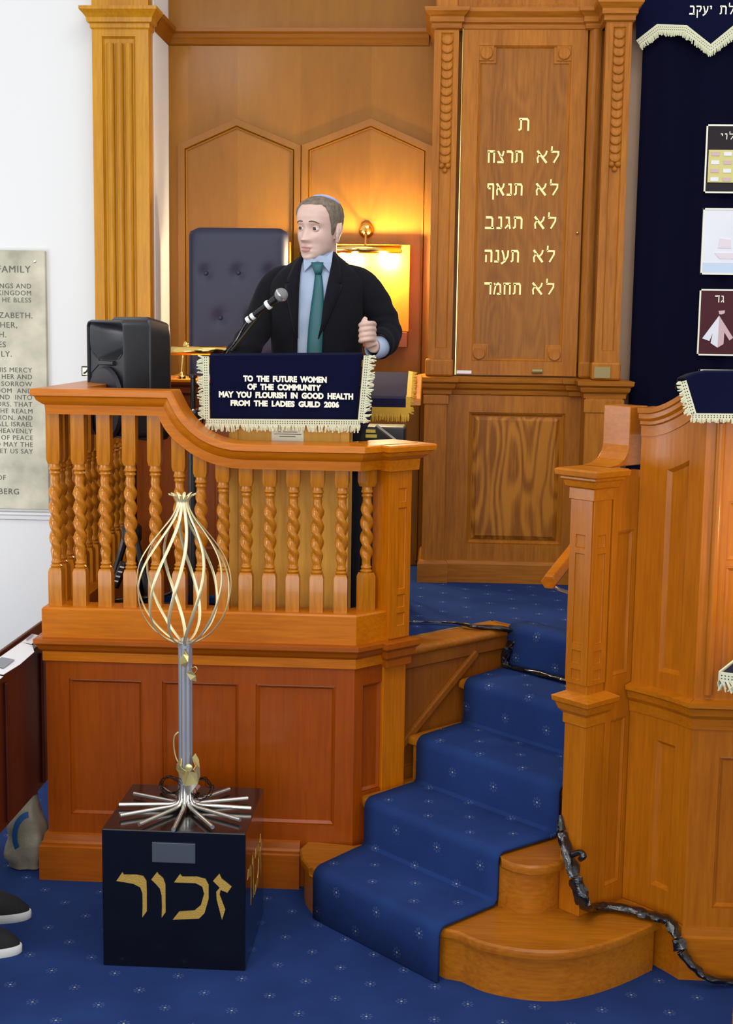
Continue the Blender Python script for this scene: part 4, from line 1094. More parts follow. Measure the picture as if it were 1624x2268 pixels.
# ================================================================= PA SPEAKER ON STAND
SP = thing('pa_speaker', 'black plastic PA loudspeaker with horn standing behind the left pulpit corner', 'speaker', (-1.05, 4.45, 1.345))
FLp = PY(197, 840, 4.50); FRp = PY(283, 840, 4.31); BRp = PY(382, 840, 4.46)
fl = Vector((FLp.x, 4.50, 0)); fr = Vector((FRp.x, 4.31, 0)); brr = Vector((BRp.x, 4.46, 0)); bll = fl + (brr-fr)*.86 + (fl-fr)*-.18
ZB, ZT = 1.348, 1.756
fu = (fr-fl); FW = fu.length; fu.normalize(); fn = Vector((fu.y, -fu.x, 0))
if fn.dot(Vector((0, -1, 0))) < 0: fn = -fn
def SPK(u, d, z): return fl+fu*u-fn*d+Vector((0, 0, z))
def quad_ring(z, k, dz=0, d0=.078):
    P4 = [fl-fn*d0, fr-fn*d0, brr, bll]; c = sum(P4, Vector((0, 0, 0)))/4
    R = [c+(p-c)*k+Vector((0, 0, z)) for p in P4]
    R[2].z -= dz; R[3].z -= dz
    return R
mb = MB(); mb.grid([quad_ring(ZB, .86), quad_ring(ZB+.02, .97), quad_ring(ZB+.05, 1), quad_ring(ZT-.05, 1, .02), quad_ring(ZT-.014, .97, .02), quad_ring(ZT, .88, .02)], closed_u=True, caps=True)
mb.build('cabinet', M_plast, SP, bevel=.012, smooth=True, angle=50)
# front baffle : raised rim, horn flare, lower waveguide wings and round grille
def rim(u0, u1, z0, z1, wdt, d0, d1, name, mat, par):
    m = MB(); R = []
    for k, d in ((0, .082), (0, .0), (.004, d0), (wdt-.004, d0), (wdt, d1), (wdt, .03)):
        n = 6; pts = []; r = .022-k*.6
        for (cx, cz, a0) in ((u1-k-r, z1-k-r, 0), (u0+k+r, z1-k-r, 90), (u0+k+r, z0+k+r, 180), (u1-k-r, z0+k+r, 270)):
            for i in range(n+1):
                a = math.radians(a0+90*i/n); pts.append(SPK(cx+r*math.cos(a), d, cz+r*math.sin(a)))
        R.append(pts)
    m.grid(R, closed_u=True); m.smooth = True
    return m.build(name, mat, par, angle=50)
rim(.004, FW-.004, ZB+.012, ZT-.014, .012, -.010, .002, 'baffle_rim', M_plast, SP)
m = MB(); rows = []   # horn mouth: rounded rectangle shrinking to a throat slot
uc = FW*.52; zc = ZT-.068
for k, d in ((1, -.006), (.96, -.002), (.78, .022), (.55, .046), (.32, .062), (.10, .072)):
    r = []
    for i in range(40):
        a = 2*math.pi*i/40; ca, sa = math.cos(a), math.sin(a)
        e = .42; x = math.copysign(abs(ca)**e, ca)*(FW*.5-.017)*(k*.9+.1) ; z = math.copysign(abs(sa)**(e if k > .9 else .7), sa)*.052*k**.8
        if sa < 0: z = -(abs(sa)**.85)*.076*k**.8
        r.append(SPK(uc+x+(1-k)*.045, d, zc+z))
    rows.append(r)
m.grid(rows, closed_u=True); m.f.append(tuple(len(m.v)-40+i for i in range(40))); m.smooth = True; partlabel(m.build('horn', M_plast, SP), 'black flared horn')
mb = MB(); mb.prism([(uc+.03, zc-.028), (uc+.052, zc-.028), (uc+.052, zc+.026), (uc+.03, zc+.026)], .058, .064, lambda a, b, d: SPK(a, d, b)); mb.build('horn_throat', M_dark, SP, bevel=.004)
m = MB(); arc = []
for i in range(21):
    a = math.pi+math.pi*i/20; ca, sa = math.cos(a), math.sin(a)
    arc.append((uc+math.copysign(abs(ca)**.42, ca)*(FW*.5-.017), zc-(abs(sa)**.85)*.076))
poly = [(FW-.014, zc-.01)]+arc[::-1]+[(.014, zc-.01), (.014, ZB+.02), (FW-.014, ZB+.02)]
poly = [(uc-(FW*.5-.017), zc-.002)]+arc[1:-1]+[(uc+FW*.5-.017, zc-.002), (uc+FW*.5-.017, ZB+.02), (uc-(FW*.5-.017), ZB+.02)]
m.prism(poly, -.002, .07, lambda a, b, d: SPK(a, d, b)); m.build('baffle', M_plast, SP)
m = MB()
for sgn in (-1, 1):
    m.add([SPK(uc+sgn*(FW*.5-.018), -.0035, zc-.044), SPK(uc+sgn*(FW*.5-.018), -.0035, zc-.122), SPK(uc+sgn*.046, -.0035, zc-.084)], [(0, 1, 2)])
m.build('port', M_dark, SP, solid=.002)
m = MB(); m.tube([SPK(uc-.05, -.006, zc-.086), SPK(uc+.05, -.006, zc-.086)], .008, 10); m.build('waveguide_bar', M_plast, SP)
m = MB(); rows = []
for k, d in ((1.0, -.010), (.95, -.022), (.6, -.026), (.05, -.026)):
    rows.append([SPK(uc+(FW*.5-.016)*k*math.cos(a), d, ZB+.122+.122*k*math.sin(a)) for a in [2*math.pi*i/36 for i in range(36)]])
m.grid(rows, closed_u=True, caps=True); m.smooth = True; m.build('woofer_grille', M_grille, SP)
for u in (.10, .92):
    mb = MB(); mb.lathe([(.005, 0), (.005, .004), (.002, .005)], SPK(FW*u, -.020, ZB+.175), 12, fn); mb.build('screw', M_dark, SP)
c0 = (fl+brr)/2
SD = thing('speaker_stand', 'black tripod stand under the PA speaker behind the twisted balusters', 'stand', (c0.x, c0.y, .5))
mb = MB(); mb.tube([(c0.x, c0.y, .62), (c0.x, c0.y, ZB)], .019, 12); mb.build('pole', M_dark, SD)
for a in (200, 320, 80):
    v = Vector((math.cos(math.radians(a)), math.sin(math.radians(a)), 0))
    f_ = c0+v*(.17 if a != 320 else .2); g_ = c0+v*.02
    mb = MB(); mb.tube([(g_.x, g_.y, 1.02), (f_.x, f_.y, .515)], .012, 8); mb.build('leg', M_dark, SD)
mb = MB(); mb.lathe([(.03, 0), (.034, .01), (.034, .05), (.026, .06)], (c0.x, c0.y, 1.0), 16); mb.build('collar', M_dark, SD)
# black power adapter hanging among the cables
a1 = PY(276, 1246, 4.30); a2 = PY(253, 1300, 4.30)
AD = MB(); AD.tube([a1, a2], [.016, .016], 8, flat=(.7, (0, 1, 0))); o = AD.build('power_adapter', M_dark, None, bevel=.003)
tag(o, 'black oblong power adapter with white markings leaning behind the balusters', 'adapter')
d_ = (a2-a1).normalized(); n_ = Vector((0, -1, 0)); s_ = d_.cross(n_).normalized()
mb = MB()
for k in range(4):
    c = a1.lerp(a2, .16+.19*k)+n_*.0125; mb.add([c-d_*.004-s_*.007, c+d_*.001-s_*.007, c+d_*.004+s_*.007, c-d_*.001+s_*.007], [(0, 1, 2, 3)])
w_ = mb.build('white_marking', M_wtape, o, solid=.001)
# little lidded alms box / framed card behind the speaker on the rail end
CB = thing('framed_card', 'small black-edged cream card standing on the rail end left of the speaker', 'card', (-1.25, 4.95, 1.535))
a = PY(181, 833, 4.95); b = PY(201, 811, 4.95)
mb = MB(); mb.box(a.x, b.x+.06, 4.945, 4.955, a.z, b.z); mb.build('frame', M_dark, CB, bevel=.003)
mb = MB(); mb.box(a.x+.005, b.x+.055, 4.943, 4.946, a.z+.005, b.z-.005); mb.build('card', M_lett, CB)
mb = MB(); mb.box(a.x+.02, b.x+.06, 4.93, 4.97, 1.536, a.z+.002); mb.build('foot', M_brassd, CB)
mb = MB(); c = PY(190, 822, 4.942); mb.tube([c+Vector((-.008, 0, -.008)), c+Vector((.002, 0, -.002)), c+Vector((.009, 0, .009))], .003, 6, smooth_path=3); mb.build('ink_stroke', M_dark, CB)
# cables lying in the pulpit
cab = [PY(300, 1250, 4.5), PY(340, 1270, 4.45), PY(365, 1250, 4.4), PY(380, 1310, 4.35), PY(330, 1322, 4.3), PY(300, 1326, 4.3), PY(260, 1330, 4.25), PY(225, 1332, 4.22)]
mb = MB(); mb.tube(cab, .006, 8, smooth_path=6); o = mb.build('cable', M_cable, None); tag(o, 'black cable coiled on the pulpit floor behind the balusters', 'cable')

# ================================================================= MICROPHONE + STAND
MSx = PY(425, 1100, 4.32)
MS = thing('microphone_stand', 'black microphone stand with boom arm behind the fringed lectern cloth', 'stand', (MSx.x, 4.32, .5))
top = PY(428, 838, 4.32); kn = PY(428, 925, 4.32); bot = PY(418, 1320, 4.32)
mb = MB(); mb.tube([Vector((kn.x, 4.32, .52)), Vector((kn.x, 4.32, 1.34))], .017, 12); mb.tube([Vector((kn.x, 4.32, 1.34)), Vector((kn.x, 4.32, top.z))], .0085, 12); mb.build('pole', M_dark, MS)
mb = MB(); mb.ball((kn.x, 4.32, kn.z), (.028, .024, .030)); mb.build('clutch', M_dark, MS)
mb = MB(); mb.lathe([(.007, 0), (.013, .002), (.013, .010), (.006, .014)], (kn.x, 4.32, top.z), 12); mb.build('thread_cap', M_dark, MS)
mb = MB(); mb.lathe([(.12, 0), (.12, .012), (.10, .020), (.02, .03)], (kn.x, 4.32, .5), 28); mb.build('base', M_dark, MS)
bmE = PY(583, 690, 4.30)
mb = MB(); mb.tube([Vector((kn.x, 4.31, kn.z-.02)), PY(505, 790, 4.38), PY(540, 745, 4.34), bmE], [.008, .0065, .0055, .005], 10); mb.build('boom', M_dark, MS)
mb = MB()
for px, py in ((428, 909), (414, 908)):
    mb.ball(PY(px, py, 4.29), .0055)
mb.build('clutch_screw', M_steel, MS)
MI = thing('microphone', 'handheld microphone with grey ball grille and white tape clipped to the boom stand', 'microphone', PY(600, 665, 4.30))
h0 = PY(553, 706, 4.31); h1 = PY(612, 662, 4.29); hd = (h1-h0).normalized(); hc = PY(623, 653, 4.285)
mb = MB(); mb.tube([h0, h0.lerp(h1, .5), h1], [.0085, .0105, .0135], 16); mb.build('handle', M_dark, MI)
mb = MB(); mb.ball(hc, .0215, 24, 16); gr = mb.build('grille', M_mic, MI)
ax = hd; mb = MB(); mb.lathe([(.0222, -.003), (.0228, 0), (.0222, .003)], hc, 26, ax, caps=False); mb.build('grille_band', M_steel, gr)
for f, r in ((.70, .0148), (.12, .0105), (-.05, .0105)):
    mb = MB(); c = h0.lerp(h1, f); mb.lathe([(r, -.006), (r+.001, 0), (r, .006)], c, 18, hd); mb.build('white_tape', M_wtape, MI)
cb = [h0, h0+Vector((-.02, .0, -.03)), PY(520, 760, 4.33), PY(500, 786, 4.36), PY(470, 840, 4.34), PY(440, 1000, 4.345), PY(438, 1200, 4.36), PY(436, 1322, 4.33)]
mb = MB(); mb.tube(cb, .0032, 8, smooth_path=6); mb.build('lead', M_cable, MI)

# ================================================================= BLACK PLINTH + MEMORIAL SCULPTURE
BX = thing('plinth', 'glossy black cube plinth with large gold Hebrew word standing on the blue carpet', 'plinth', (-.70, 3.62, 0))
mb = MB(); mb.box(-.896, -.507, 3.438, 3.802, 0, .387); mb.build('cube', M_black, BX, bevel=.0025)
big = [[(650, 1640), (683, 1592), (692, 1606), (760, 1606), (800, 1614), (818, 1640), (820, 1700), (820, 1810), (795, 1843), (797, 1780), (796, 1710), (784, 1676), (745, 1656), (700, 1648)],
 [(845, 1632), (878, 1590), (886, 1604), (912, 1626), (924, 1660), (925, 1815), (903, 1845), (905, 1780), (903, 1720), (893, 1682), (868, 1654)],
 [(972, 1648), (1005, 1602), (1018, 1617), (1100, 1617), (1148, 1630), (1165, 1662), (1165, 1740), (1142, 1820), (1112, 1850), (965, 1856), (1000, 1812), (1085, 1806), (1122, 1775), (1140, 1712), (1130, 1672), (1092, 1652), (1020, 1650)],
 [(1190, 1640), (1225, 1600), (1238, 1628), (1293, 1672), (1270, 1706), (1232, 1690), (1226, 1716), (1258, 1800), (1240, 1857), (1210, 1742), (1208, 1700), (1228, 1678)]]
for gi, gl in enumerate(big):
    v = [PY(a/2.52, 1300+b/2.52, 3.437) for a, b in gl]
    mb = MB(); mb.prism([(q_.x, q_.z) for q_ in v], 3.4355, 3.4385, lambda a, b, d: Vector((a, d, b))); o = mb.build('gold_letter', M_gold, BX)
    mb = MB(); mb.prism([(q_.x, q_.z) for q_ in v], -.508, -.5064, lambda a, b, d: Vector((d, 3.62+(a+.70)*.93, b))); o = mb.build('gold_letter', M_gold, BX)
a = PY(337, 1865, 3.437); b = PY(433, 1912, 3.437)
mb = MB(); mb.box(a.x, b.x, 3.4335, 3.438, b.z, a.z); mb.build('metal_plate', M_plate, BX, bevel=.001)
SX, SY, SZ = -.700, 3.615, .387
SCU = thing('memorial_sculpture', 'metal memorial sculpture of steel rods and gold bulb-shaped flame on the black cube', 'sculpture', (SX, SY, SZ))
zt = PY(412, 1424, SY).z
colc = Vector((PY(411, 1600, SY).x, SY, 0))
for k in range(6):   # upright tubes bent out as spokes at the foot
    a = math.radians(60*k+15); r = .0125
    x, y = colc.x+r*math.cos(a), SY+r*math.sin(a)
    mb = MB(); mb.tube([(x, y, SZ+.02), (x, y, zt+.004)], .0072, 12); mb.build('upright_tube', M_tube, SCU)
mb = MB(); mb.tube([(colc.x, SY, SZ+.02), (colc.x, SY, zt)], .0072, 10); mb.build('core_tube', M_tube, SCU)
spk = [(264, 1782), (266, 1806), (308, 1826), (384, 1838), (471, 1832), (532, 1816), (557, 1790), (549, 1768), (508, 1748), (297, 1758), (357, 1744), (440, 1742)]
for px, py in spk:
    e = PZ(px, py, SZ+.011); d = Vector((e.x-colc.x, e.y-SY, 0)); L_ = d.length; d.normalize()
    if py < 1750: L_ = min(L_, .17)
    b0 = Vector((colc.x, SY, 0))
    mb = MB(); mb.tube([b0+d*.016+Vector((0, 0, SZ+.075)), b0+d*.017+Vector((0, 0, SZ+.028)), b0+d*.026+Vector((0, 0, SZ+.016)), b0+d*.045+Vector((0, 0, SZ+.012)), b0+d*L_+Vector((0, 0, SZ+.011))], .0058, 10)
    mb.build('spoke', M_steel, SCU)
# flame of twelve flat ribs with a slight twist
bc = Vector((PY(410, 1424, SY).x, SY, zt)); tc_ = Vector((PY(404.5, 1100, SY).x, SY, PY(404.5, 1094, SY).z))
sc = 1/831
profl = [(1424, 6), (1420, 26), (1408, 50), (1385, 76), (1350, 97), (1312, 106), (1278, 107), (1240, 97), (1205, 76), (1170, 48), (1145, 27), (1125, 16), (1112, 13), (1104, 15), (1097, 22), (1093, 32)]
for k in range(12):
    pts = []; n = len(profl)
    for i, (py, r) in enumerate(profl):
        f = (1424-py)/(1424-1093.); a = math.radians(30*k+8 + 55*f)
        c = bc.lerp(tc_, f)
        pts.append(Vector((c.x+r*sc*math.cos(a), SY+r*sc*math.sin(a), c.z)))
    P2, _ = catmull(pts, [0]*n, 4)
    mb = MB(); rows = []
    for i, p in enumerate(P2):
        t = (P2[min(i+1, len(P2)-1)]-P2[max(i-1, 0)]).normalized()
        f = i/(len(P2)-1); c = bc.lerp(tc_, f); rad = Vector((p.x-c.x, p.y-SY, 0)); rad = rad.normalized() if rad.length > 1e-6 else Vector((1, 0, 0))
        w = t.cross(rad).normalized(); u = w.cross(t).normalized()
        hw, ht = .0045*(1 if f < .97 else .7), .0014
        rows.append([p+w*hw-u*ht*.2, p+w*hw*.6+u*ht, p-w*hw*.6+u*ht, p-w*hw-u*ht*.2, p-w*hw*.6-u*ht, p+w*hw*.6-u*ht])
    mb.grid(rows, closed_u=True, caps=True); mb.smooth = True
    mb.build('flame_rib', M_rib, SCU, angle=60)
mb = MB(); mb.ball(bc+Vector((0, 0, .006)), .012, 18, 12); mb.lathe([(.020, -.012), (.020, -.004), (.012, 0)], bc, 18); mb.build('hub', M_tube, SCU)
# folded sheet figures
def sheet_px(pts, faces, name, base_y, mat=M_sheet, th=.0022):
    mb = MB(); mb.add([PY(a, b, base_y+d) for a, b, d in pts], faces); return mb.build(name, mat, SCU, solid=th)
FG = sheet_px([(396, 1711, -.02), (408, 1704, -.035), (420, 1709, -.045), (436, 1712, -.035), (443, 1718, -.02), (438, 1736, -.03), (410, 1741, -.04), (404, 1730, -.035), (393, 1709, -.0), (391, 1703, .0)],
    [(0, 1, 2, 6, 7), (2, 3, 5, 6), (3, 4, 5)], 'figure_torso', SY)
sheet_px([(396, 1711, -.02), (404, 1730, -.03), (413, 1709, -.045), (402, 1701, -.03), (391, 1703, -.01), (392, 1692, -.012), (402, 1680, -.02), (401, 1697, -.03)], [(0, 1, 2, 3, 4), (4, 3, 7, 5), (5, 7, 6)], 'figure_arm', SY)
sheet_px([(436, 1712, -.03), (428, 1705, -.04), (433, 1697, -.03), (442, 1700, -.01), (443, 1718, -.01), (426, 1678, -.02), (433, 1669, -.01), (440, 1682, -.005)], [(0, 1, 2, 3, 4), (2, 5, 6, 7, 3)], 'figure_arm', SY)
hp = PY(418.5, 1700, SY-.046); mb = MB(); mb.lathe([(.0105, 0), (.0105, .003), (.008, .0045)], hp, 22, (0, -1, 0)); mb.build('figure_head', M_sheet, SCU)
sheet_px([(408, 1741, -.04), (438, 1736, -.03), (428, 1752, -.028), (416, 1762, -.03), (411, 1752, -.035)], [(0, 1, 2, 3, 4)], 'figure_legs', SY, M_steel)
sheet_px([(398, 1460, -.02), (406, 1449, -.03), (418, 1453, -.04), (417, 1466, -.045), (410, 1478, -.03), (400, 1472, -.025)], [(0, 1, 2, 3, 4, 5)], 'upper_figure', SY)
sheet_px([(408, 1440, -.03), (413, 1448, -.035), (417, 1452, -.035), (410, 1456, -.03)], [(0, 1, 2, 3)], 'upper_figure_arm', SY)
sheet_px([(413, 1490, -.03), (424, 1486, -.035), (434, 1497, -.03), (435, 1509, -.02), (422, 1506, -.03)], [(0, 1, 2, 4), (2, 3, 4)], 'upper_figure_skirt', SY)
mb = MB(); mb.tube([PY(398, 1620, SY), PY(387, 1630, SY), PY(385, 1650, SY), PY(389, 1675, SY), PY(396, 1690, SY)], .0022, 8, smooth_path=6); mb.build('curled_strip', M_sheet, SCU)
mb = MB(); mb.tube([PY(428, 1495, SY), PY(436, 1485, SY), PY(433, 1477, SY), PY(426, 1480, SY)], .0024, 8, smooth_path=6); mb.build('curled_strip', M_brassd, SCU)
rw = random.Random(3)
for cx_, cy_ in ((378, 1740), (447, 1746)):   # loose rolls of thin wire
    c = PY(cx_, cy_, SY-.01); pts = []
    for i in range(70):
        a = i*.62; r = .024+.010*rw.random()
        pts.append(c+Vector((r*math.cos(a)+rw.uniform(-.006, .006), rw.uniform(-.02, .02), r*.9*math.sin(a))))
    pts += [c+Vector((.02 if cx_ < 400 else -.02, .0, -.045)), c+Vector((.035 if cx_ < 400 else -.035, -.01, -.03))]
    mb = MB(); mb.tube(pts, .0009, 5, smooth_path=3); mb.build('wire_roll', M_wire, SCU)

# ================================================================= HIGH-BACK CHAIR
CH = thing('chair', 'high-backed navy leather chair with buttoned back standing behind the speaker', 'chair', (-.94, 5.5, ZP))
cl_ = PY(417, 650, 5.44); cr_ = PY(636, 650, 5.44); ctop = PY(527, 504, 5.44).z
xa, xb = cl_.x, cr_.x
btn = [PY(a, b, 5.43) for a, b in ((455, 605), (527, 604), (599, 604), (487, 704), (559, 704), (455, 800), (527, 800), (599, 800))]
rows = []; NZ, NX = 60, 40
for i in range(NZ+1):
    z = 1.22+(ctop-1.22)*i/NZ; r = []
    for j in range(NX+1):
        u = j/NX; x = xa+(xb-xa)*u
        # rounded top corners
        cxr = .030; xx = x
        dz = z-(ctop-cxr)
        if dz > 0:
            ins = cxr-math.sqrt(max(0, cxr*cxr-dz*dz)); xx = (xa+ins)+(xb-xa-2*ins)*u
        e = min(u, 1-u)*(xb-xa); ez = (ctop-z)
        y = 5.43 + .028*math.exp(-e/.012) + .028*math.exp(-ez/.012)
        for bq in btn: y += .016*math.exp(-((x-bq.x)**2+(z-bq.z)**2)/.0007)
        r.append(Vector((xx, y, z)))
    rows.append(r)
mb = MB(); mb.grid(rows)
bk_ = [[Vector((p.x, 5.50, p.z)) for p in r] for r in rows]; mb.grid([r for r in bk_])
loop = [r[0] for r in rows]+rows[-1]+[r[-1] for r in rows[::-1]]; lb = [Vector((p.x, 5.50, p.z)) for p in loop]
mb.grid([loop, lb]); mb.smooth = True
BK = mb.build('backrest', M_chair, CH, angle=60)
for bq in btn:
    mb = MB(); mb.ball((bq.x, 5.441, bq.z), (.0085, .005, .0085), 14, 8); mb.build('button', M_chair, BK)
mb = MB(); mb.box(xa-.006, xa+.02, 5.475, 5.515, ZP, ctop-.05); mb.build('back_post', M_rpul, CH, bevel=.004)
mb = MB(); mb.box(xb-.02, xb+.007, 5.475, 5.515, ZP, ctop-.05); mb.build('back_post', M_rpul, CH, bevel=.004)
mb = MB(); mb.box(xa, xb, 5.33, 5.46, 1.14, 1.22); mb.build('seat', M_chair, CH, bevel=.02)
for x in (xa+.02, xb-.02):
    mb = MB(); mb.box(x-.018, x+.018, 5.335, 5.37, ZP, 1.14); mb.build('leg', M_rpul, CH, bevel=.003)

# ================================================================= DESK WITH BRASS READING LAMP
DK = thing('desk', 'brown panelled reading desk with dark moulded ledge behind the lectern', 'desk', (-.85, 5.05, ZP))
dx0, dx1 = PY(300, 1100, 4.95).x, PY(612, 1100, 4.95).x
dz = PY(405, 840, 4.93).z
mb = MB(); panelled(mb, dx0, dx1, ZP, dz-.06, [(dx0+.06, dx0+.30, ZP+.17, dz-.14), (dx0+.35, dx1-.06, ZP+.17, dz-.14)], lambda u, d, z: Vector((u, 4.96+d, z)), thick=.02)
mb.box(dx0, dx1, 4.98, 5.28, ZP, dz-.06); mb.build('carcass', M_desk, DK)
mb = MB(); mb.sweep([(dx0, 5.28), (dx0, 4.96), (dx1, 4.96), (dx1, 5.28)], [(-.02, dz-.10), (.004, dz-.10), (.006, dz-.06), (.016, dz-.05), (.016, dz-.03), (.026, dz-.02), (.028, dz-.012), (-.02, dz-.012)]); mb.build('ledge_moulding', M_deskd, DK)
mb = MB(); mb.box(dx0-.03, dx1+.03, 4.928, 5.30, dz-.012, dz); mb.build('top', M_hx, DK, bevel=.003)
BL = thing('desk_lamp', 'brass reading lamp with horizontal tube shade standing on the desk', 'lamp', (PY(405, 838, 4.98).x, 4.98, dz))
bx = PY(403, 835, 4.98).x
mb = MB(); mb.lathe([(.031, 0), (.031, .010), (.026, .014), (.010, .018), (.005, .024)], (bx, 4.98, dz), 28); mb.build('base', M_brass, BL)
mb = MB(); mb.tube([(bx, 4.98, dz+.01), PY(405, 800, 4.98), PY(408, 766, 4.98), PY(412, 758, 4.98), PY(416, 765, 4.97), PY(416, 776, 4.96)], .0042, 10, smooth_path=6); mb.build('stem', M_brass, BL)
mb = MB(); mb.ball(PY(413, 764, 4.975), (.009, .009, .012)); mb.build('knuckle', M_brass, BL)
t0_, t1_ = PY(376, 777, 4.96), PY(514, 777, 4.96)
mb = MB(); n = 16; rows = []
for p in (t0_, t1_): rows.append([p+Vector((0, .0155*math.cos(a), .0155*math.sin(a))) for a in [math.radians(15+285*i/n) for i in range(n+1)]])
mb.grid(rows); mb.smooth = True; mb.build('tube_shade', M_brass, BL, solid=.0015)
mb = MB(); mb.tube([t0_+Vector((.01, 0, -.002)), t1_+Vector((-.01, 0, -.002))], .0055, 10); mb.build('lamp_tube', M_glow, BL)
l = bpy.data.lights.new('desk_lamp_light', 'AREA'); l.shape = 'RECTANGLE'; l.size = .16; l.size_y = .02; l.energy = .8; l.color = (1, .8, .5)
o = bpy.data.objects.new('desk_lamp_light', l); COL.objects.link(o); o.location = ((t0_+t1_)/2)+Vector((0, 0, -.022))

# ================================================================= WALL BOARD WITH PICTURE LIGHT
WD = thing('wall_board', 'plain wooden board with dark ledge on the back wall lit by a brass picture light', 'board', (-.28, 5.65, 1.62))
ba = PY(690, 546, 5.60); bb_ = PY(906, 735, 5.60)
mb = MB(); mb.box(ba.x, PY(909, 546, 5.60).x, 5.60, 5.695, bb_.z, PY(800, 541, 5.60).z); mb.build('board', M_wall, WD, bevel=.002)
bl2 = PY(900, 770, 5.57)
mb = MB(); mb.box(ba.x, PY(903, 735, 5.57).x, 5.565, 5.695, bl2.z, bb_.z-.001); mb.build('ledge', M_deskd, WD, bevel=.003)
PI_ = thing('picture_light', 'polished brass picture light with round mount and horizontal tube beside the speaker', 'lamp', PY(811, 508, 5.66))
c = PY(811, 509, 5.66)
mb = MB(); mb.lathe([(.032, 0), (.032, .012), (.026, .018), (.022, .03), (.012, .036), (.0, .038)], (c.x, 5.694, c.z), 28, (0, -1, 0)); mb.build('mount', M_brass, PI_)
tl_, tr_ = PY(700, 552, 5.515), PY(889, 552, 5.515)
cx_ = PY(809, 540, 5.52)
mb = MB(); mb.tube([Vector((c.x, 5.66, c.z)), Vector((c.x, 5.62, c.z+.002)), Vector((cx_.x, 5.56, c.z-.02)), Vector((cx_.x, 5.52, cx_.z-.01))], .005, 10, smooth_path=5); mb.build('arm', M_brass, PI_)
mb = MB(); rows = []
for p in (tl_, tr_): rows.append([p+Vector((0, .0155*math.cos(a), .0155*math.sin(a))) for a in [math.radians(15+285*i/n) for i in range(n+1)]])
mb.grid(rows); mb.smooth = True; mb.build('tube_shade', M_brass, PI_, solid=.0015)
mb = MB(); mb.lathe([(.0162, 0), (.0162, .004)], tr_+Vector((-.002, 0, 0)), 20, (1, 0, 0)); mb.build('end_cap', M_brass, PI_)
mb = MB(); mb.tube([tl_+Vector((.02, .002, -.003)), tr_+Vector((-.02, .002, -.003))], .0055, 10); mb.build('lamp_tube', M_glow, PI_)
for f, off, en in ((.30, (0, .020, -.022), 5.5), (.80, (0, .020, -.022), 5.5), (.45, (0, -.006, -.036), 12), (.85, (0, -.006, -.036), 17)):
    l = bpy.data.lights.new('picture_light_bulb', 'POINT'); l.energy = en; l.color = (1, .82, .50); l.shadow_soft_size = .014
    o = bpy.data.objects.new('picture_light_bulb', l); COL.objects.link(o); o.location = tl_.lerp(tr_, f)+Vector(off)

# ================================================================= PRAYER STAND WITH GOLD FRINGED CLOTH, BLACK BOX
ST_ = thing('prayer_stand', 'small wooden stand holding up the gold fringed cloth at the right of the lectern', 'stand', (-.15, 4.95, ZP))
fR = PY(893, 880, 4.86); bR = PY(912, 826, 5.06); fz, bz = fR.z, bR.z
x1_ = (fR.x+bR.x)/2; x0_ = x1_-.34
mb = MB(); mb.prism([(4.862, fz-.006), (5.062, bz-.006), (5.062, bz-.05), (4.862, fz-.03)], x0_, x1_+.052, lambda a, b, d: Vector((d, a, b))); mb.build('sloped_top', M_hx, ST_, bevel=.003)
for x in (x0_+.02, x1_-.012):
    for y in (4.875, 5.04):
        mb = MB(); mb.box(x-.009, x+.007, y-.008, y+.008, ZP, fz-.02); mb.build('leg', M_hz, ST_)
mb = MB(); mb.box(x0_, x1_-.02, 4.88, 4.90, 1.00, 1.05); mb.build('stretcher', M_hx, ST_)
GC = thing('gold_fringed_cloth', 'dark plum-navy cloth with gold fringe laid over the prayer stand', 'cloth', (-.15, 4.9, fz))
gz = PY(893, 906, 4.85).z
mb = MB(); mb.grid([[Vector((x, y, z)) for x in (x0_-.01, x0_+.15, x1_)] for y, z in ((5.062, bz), (4.96, (fz+bz)/2+.001), (4.868, fz+.002), (4.854, fz-.006), (4.851, gz))]); mb.build('drape', M_navyp, GC, solid=.004)
fringe(GC, [Vector((x0_-.01, 4.849, gz+.006)), Vector((x1_+.010, 4.849, gz+.006))], (0, -1, 0), .026, .026, M_gfringe, eye=False, curl=.1, seed=11)
fringe(GC, [Vector((x1_-.002, 4.849, gz-.016)), Vector((x1_-.002, 4.853, fz)), Vector((x1_, 4.866, fz+.006)), Vector((x1_, 5.062, bz+.004))], (.15, -.7, .7), .016, .016, M_gfringe, eye=False, curl=.4, seed=12)
EC = thing('black_box', 'black box with two yellow strips tucked behind the pulpit rail under the gold fringed cloth', 'case', (-.17, 4.72, ZP))
a = PY(797, 934, 4.62); b = PY(898, 1000, 4.62)
mb = MB(); mb.box(a.x, b.x, 4.62, 4.80, ZP, a.z-.015); mb.build('body', M_dark, EC, bevel=.008)  # plain black box filling the dark area behind the rail
for y0, y1, xl, xr in ((951, 958.5, 811, 832), (962, 969.5, 810, 835)):
    a = PY(xl, y0, 4.618); b = PY(xr, y1, 4.618); mb = MB(); mb.box(a.x, b.x, 4.615, 4.621, b.z, a.z); mb.build('yellow_strip', M_yel, EC)
mb = MB(); mb.tube([PY(833, 943, 4.610), PY(876, 976, 4.608)], .0065, 4); o = mb.build('grey_tube', M_grey, None)
tag(o, 'pale grey tube lying diagonally across the black box behind the pulpit rail', 'tube')

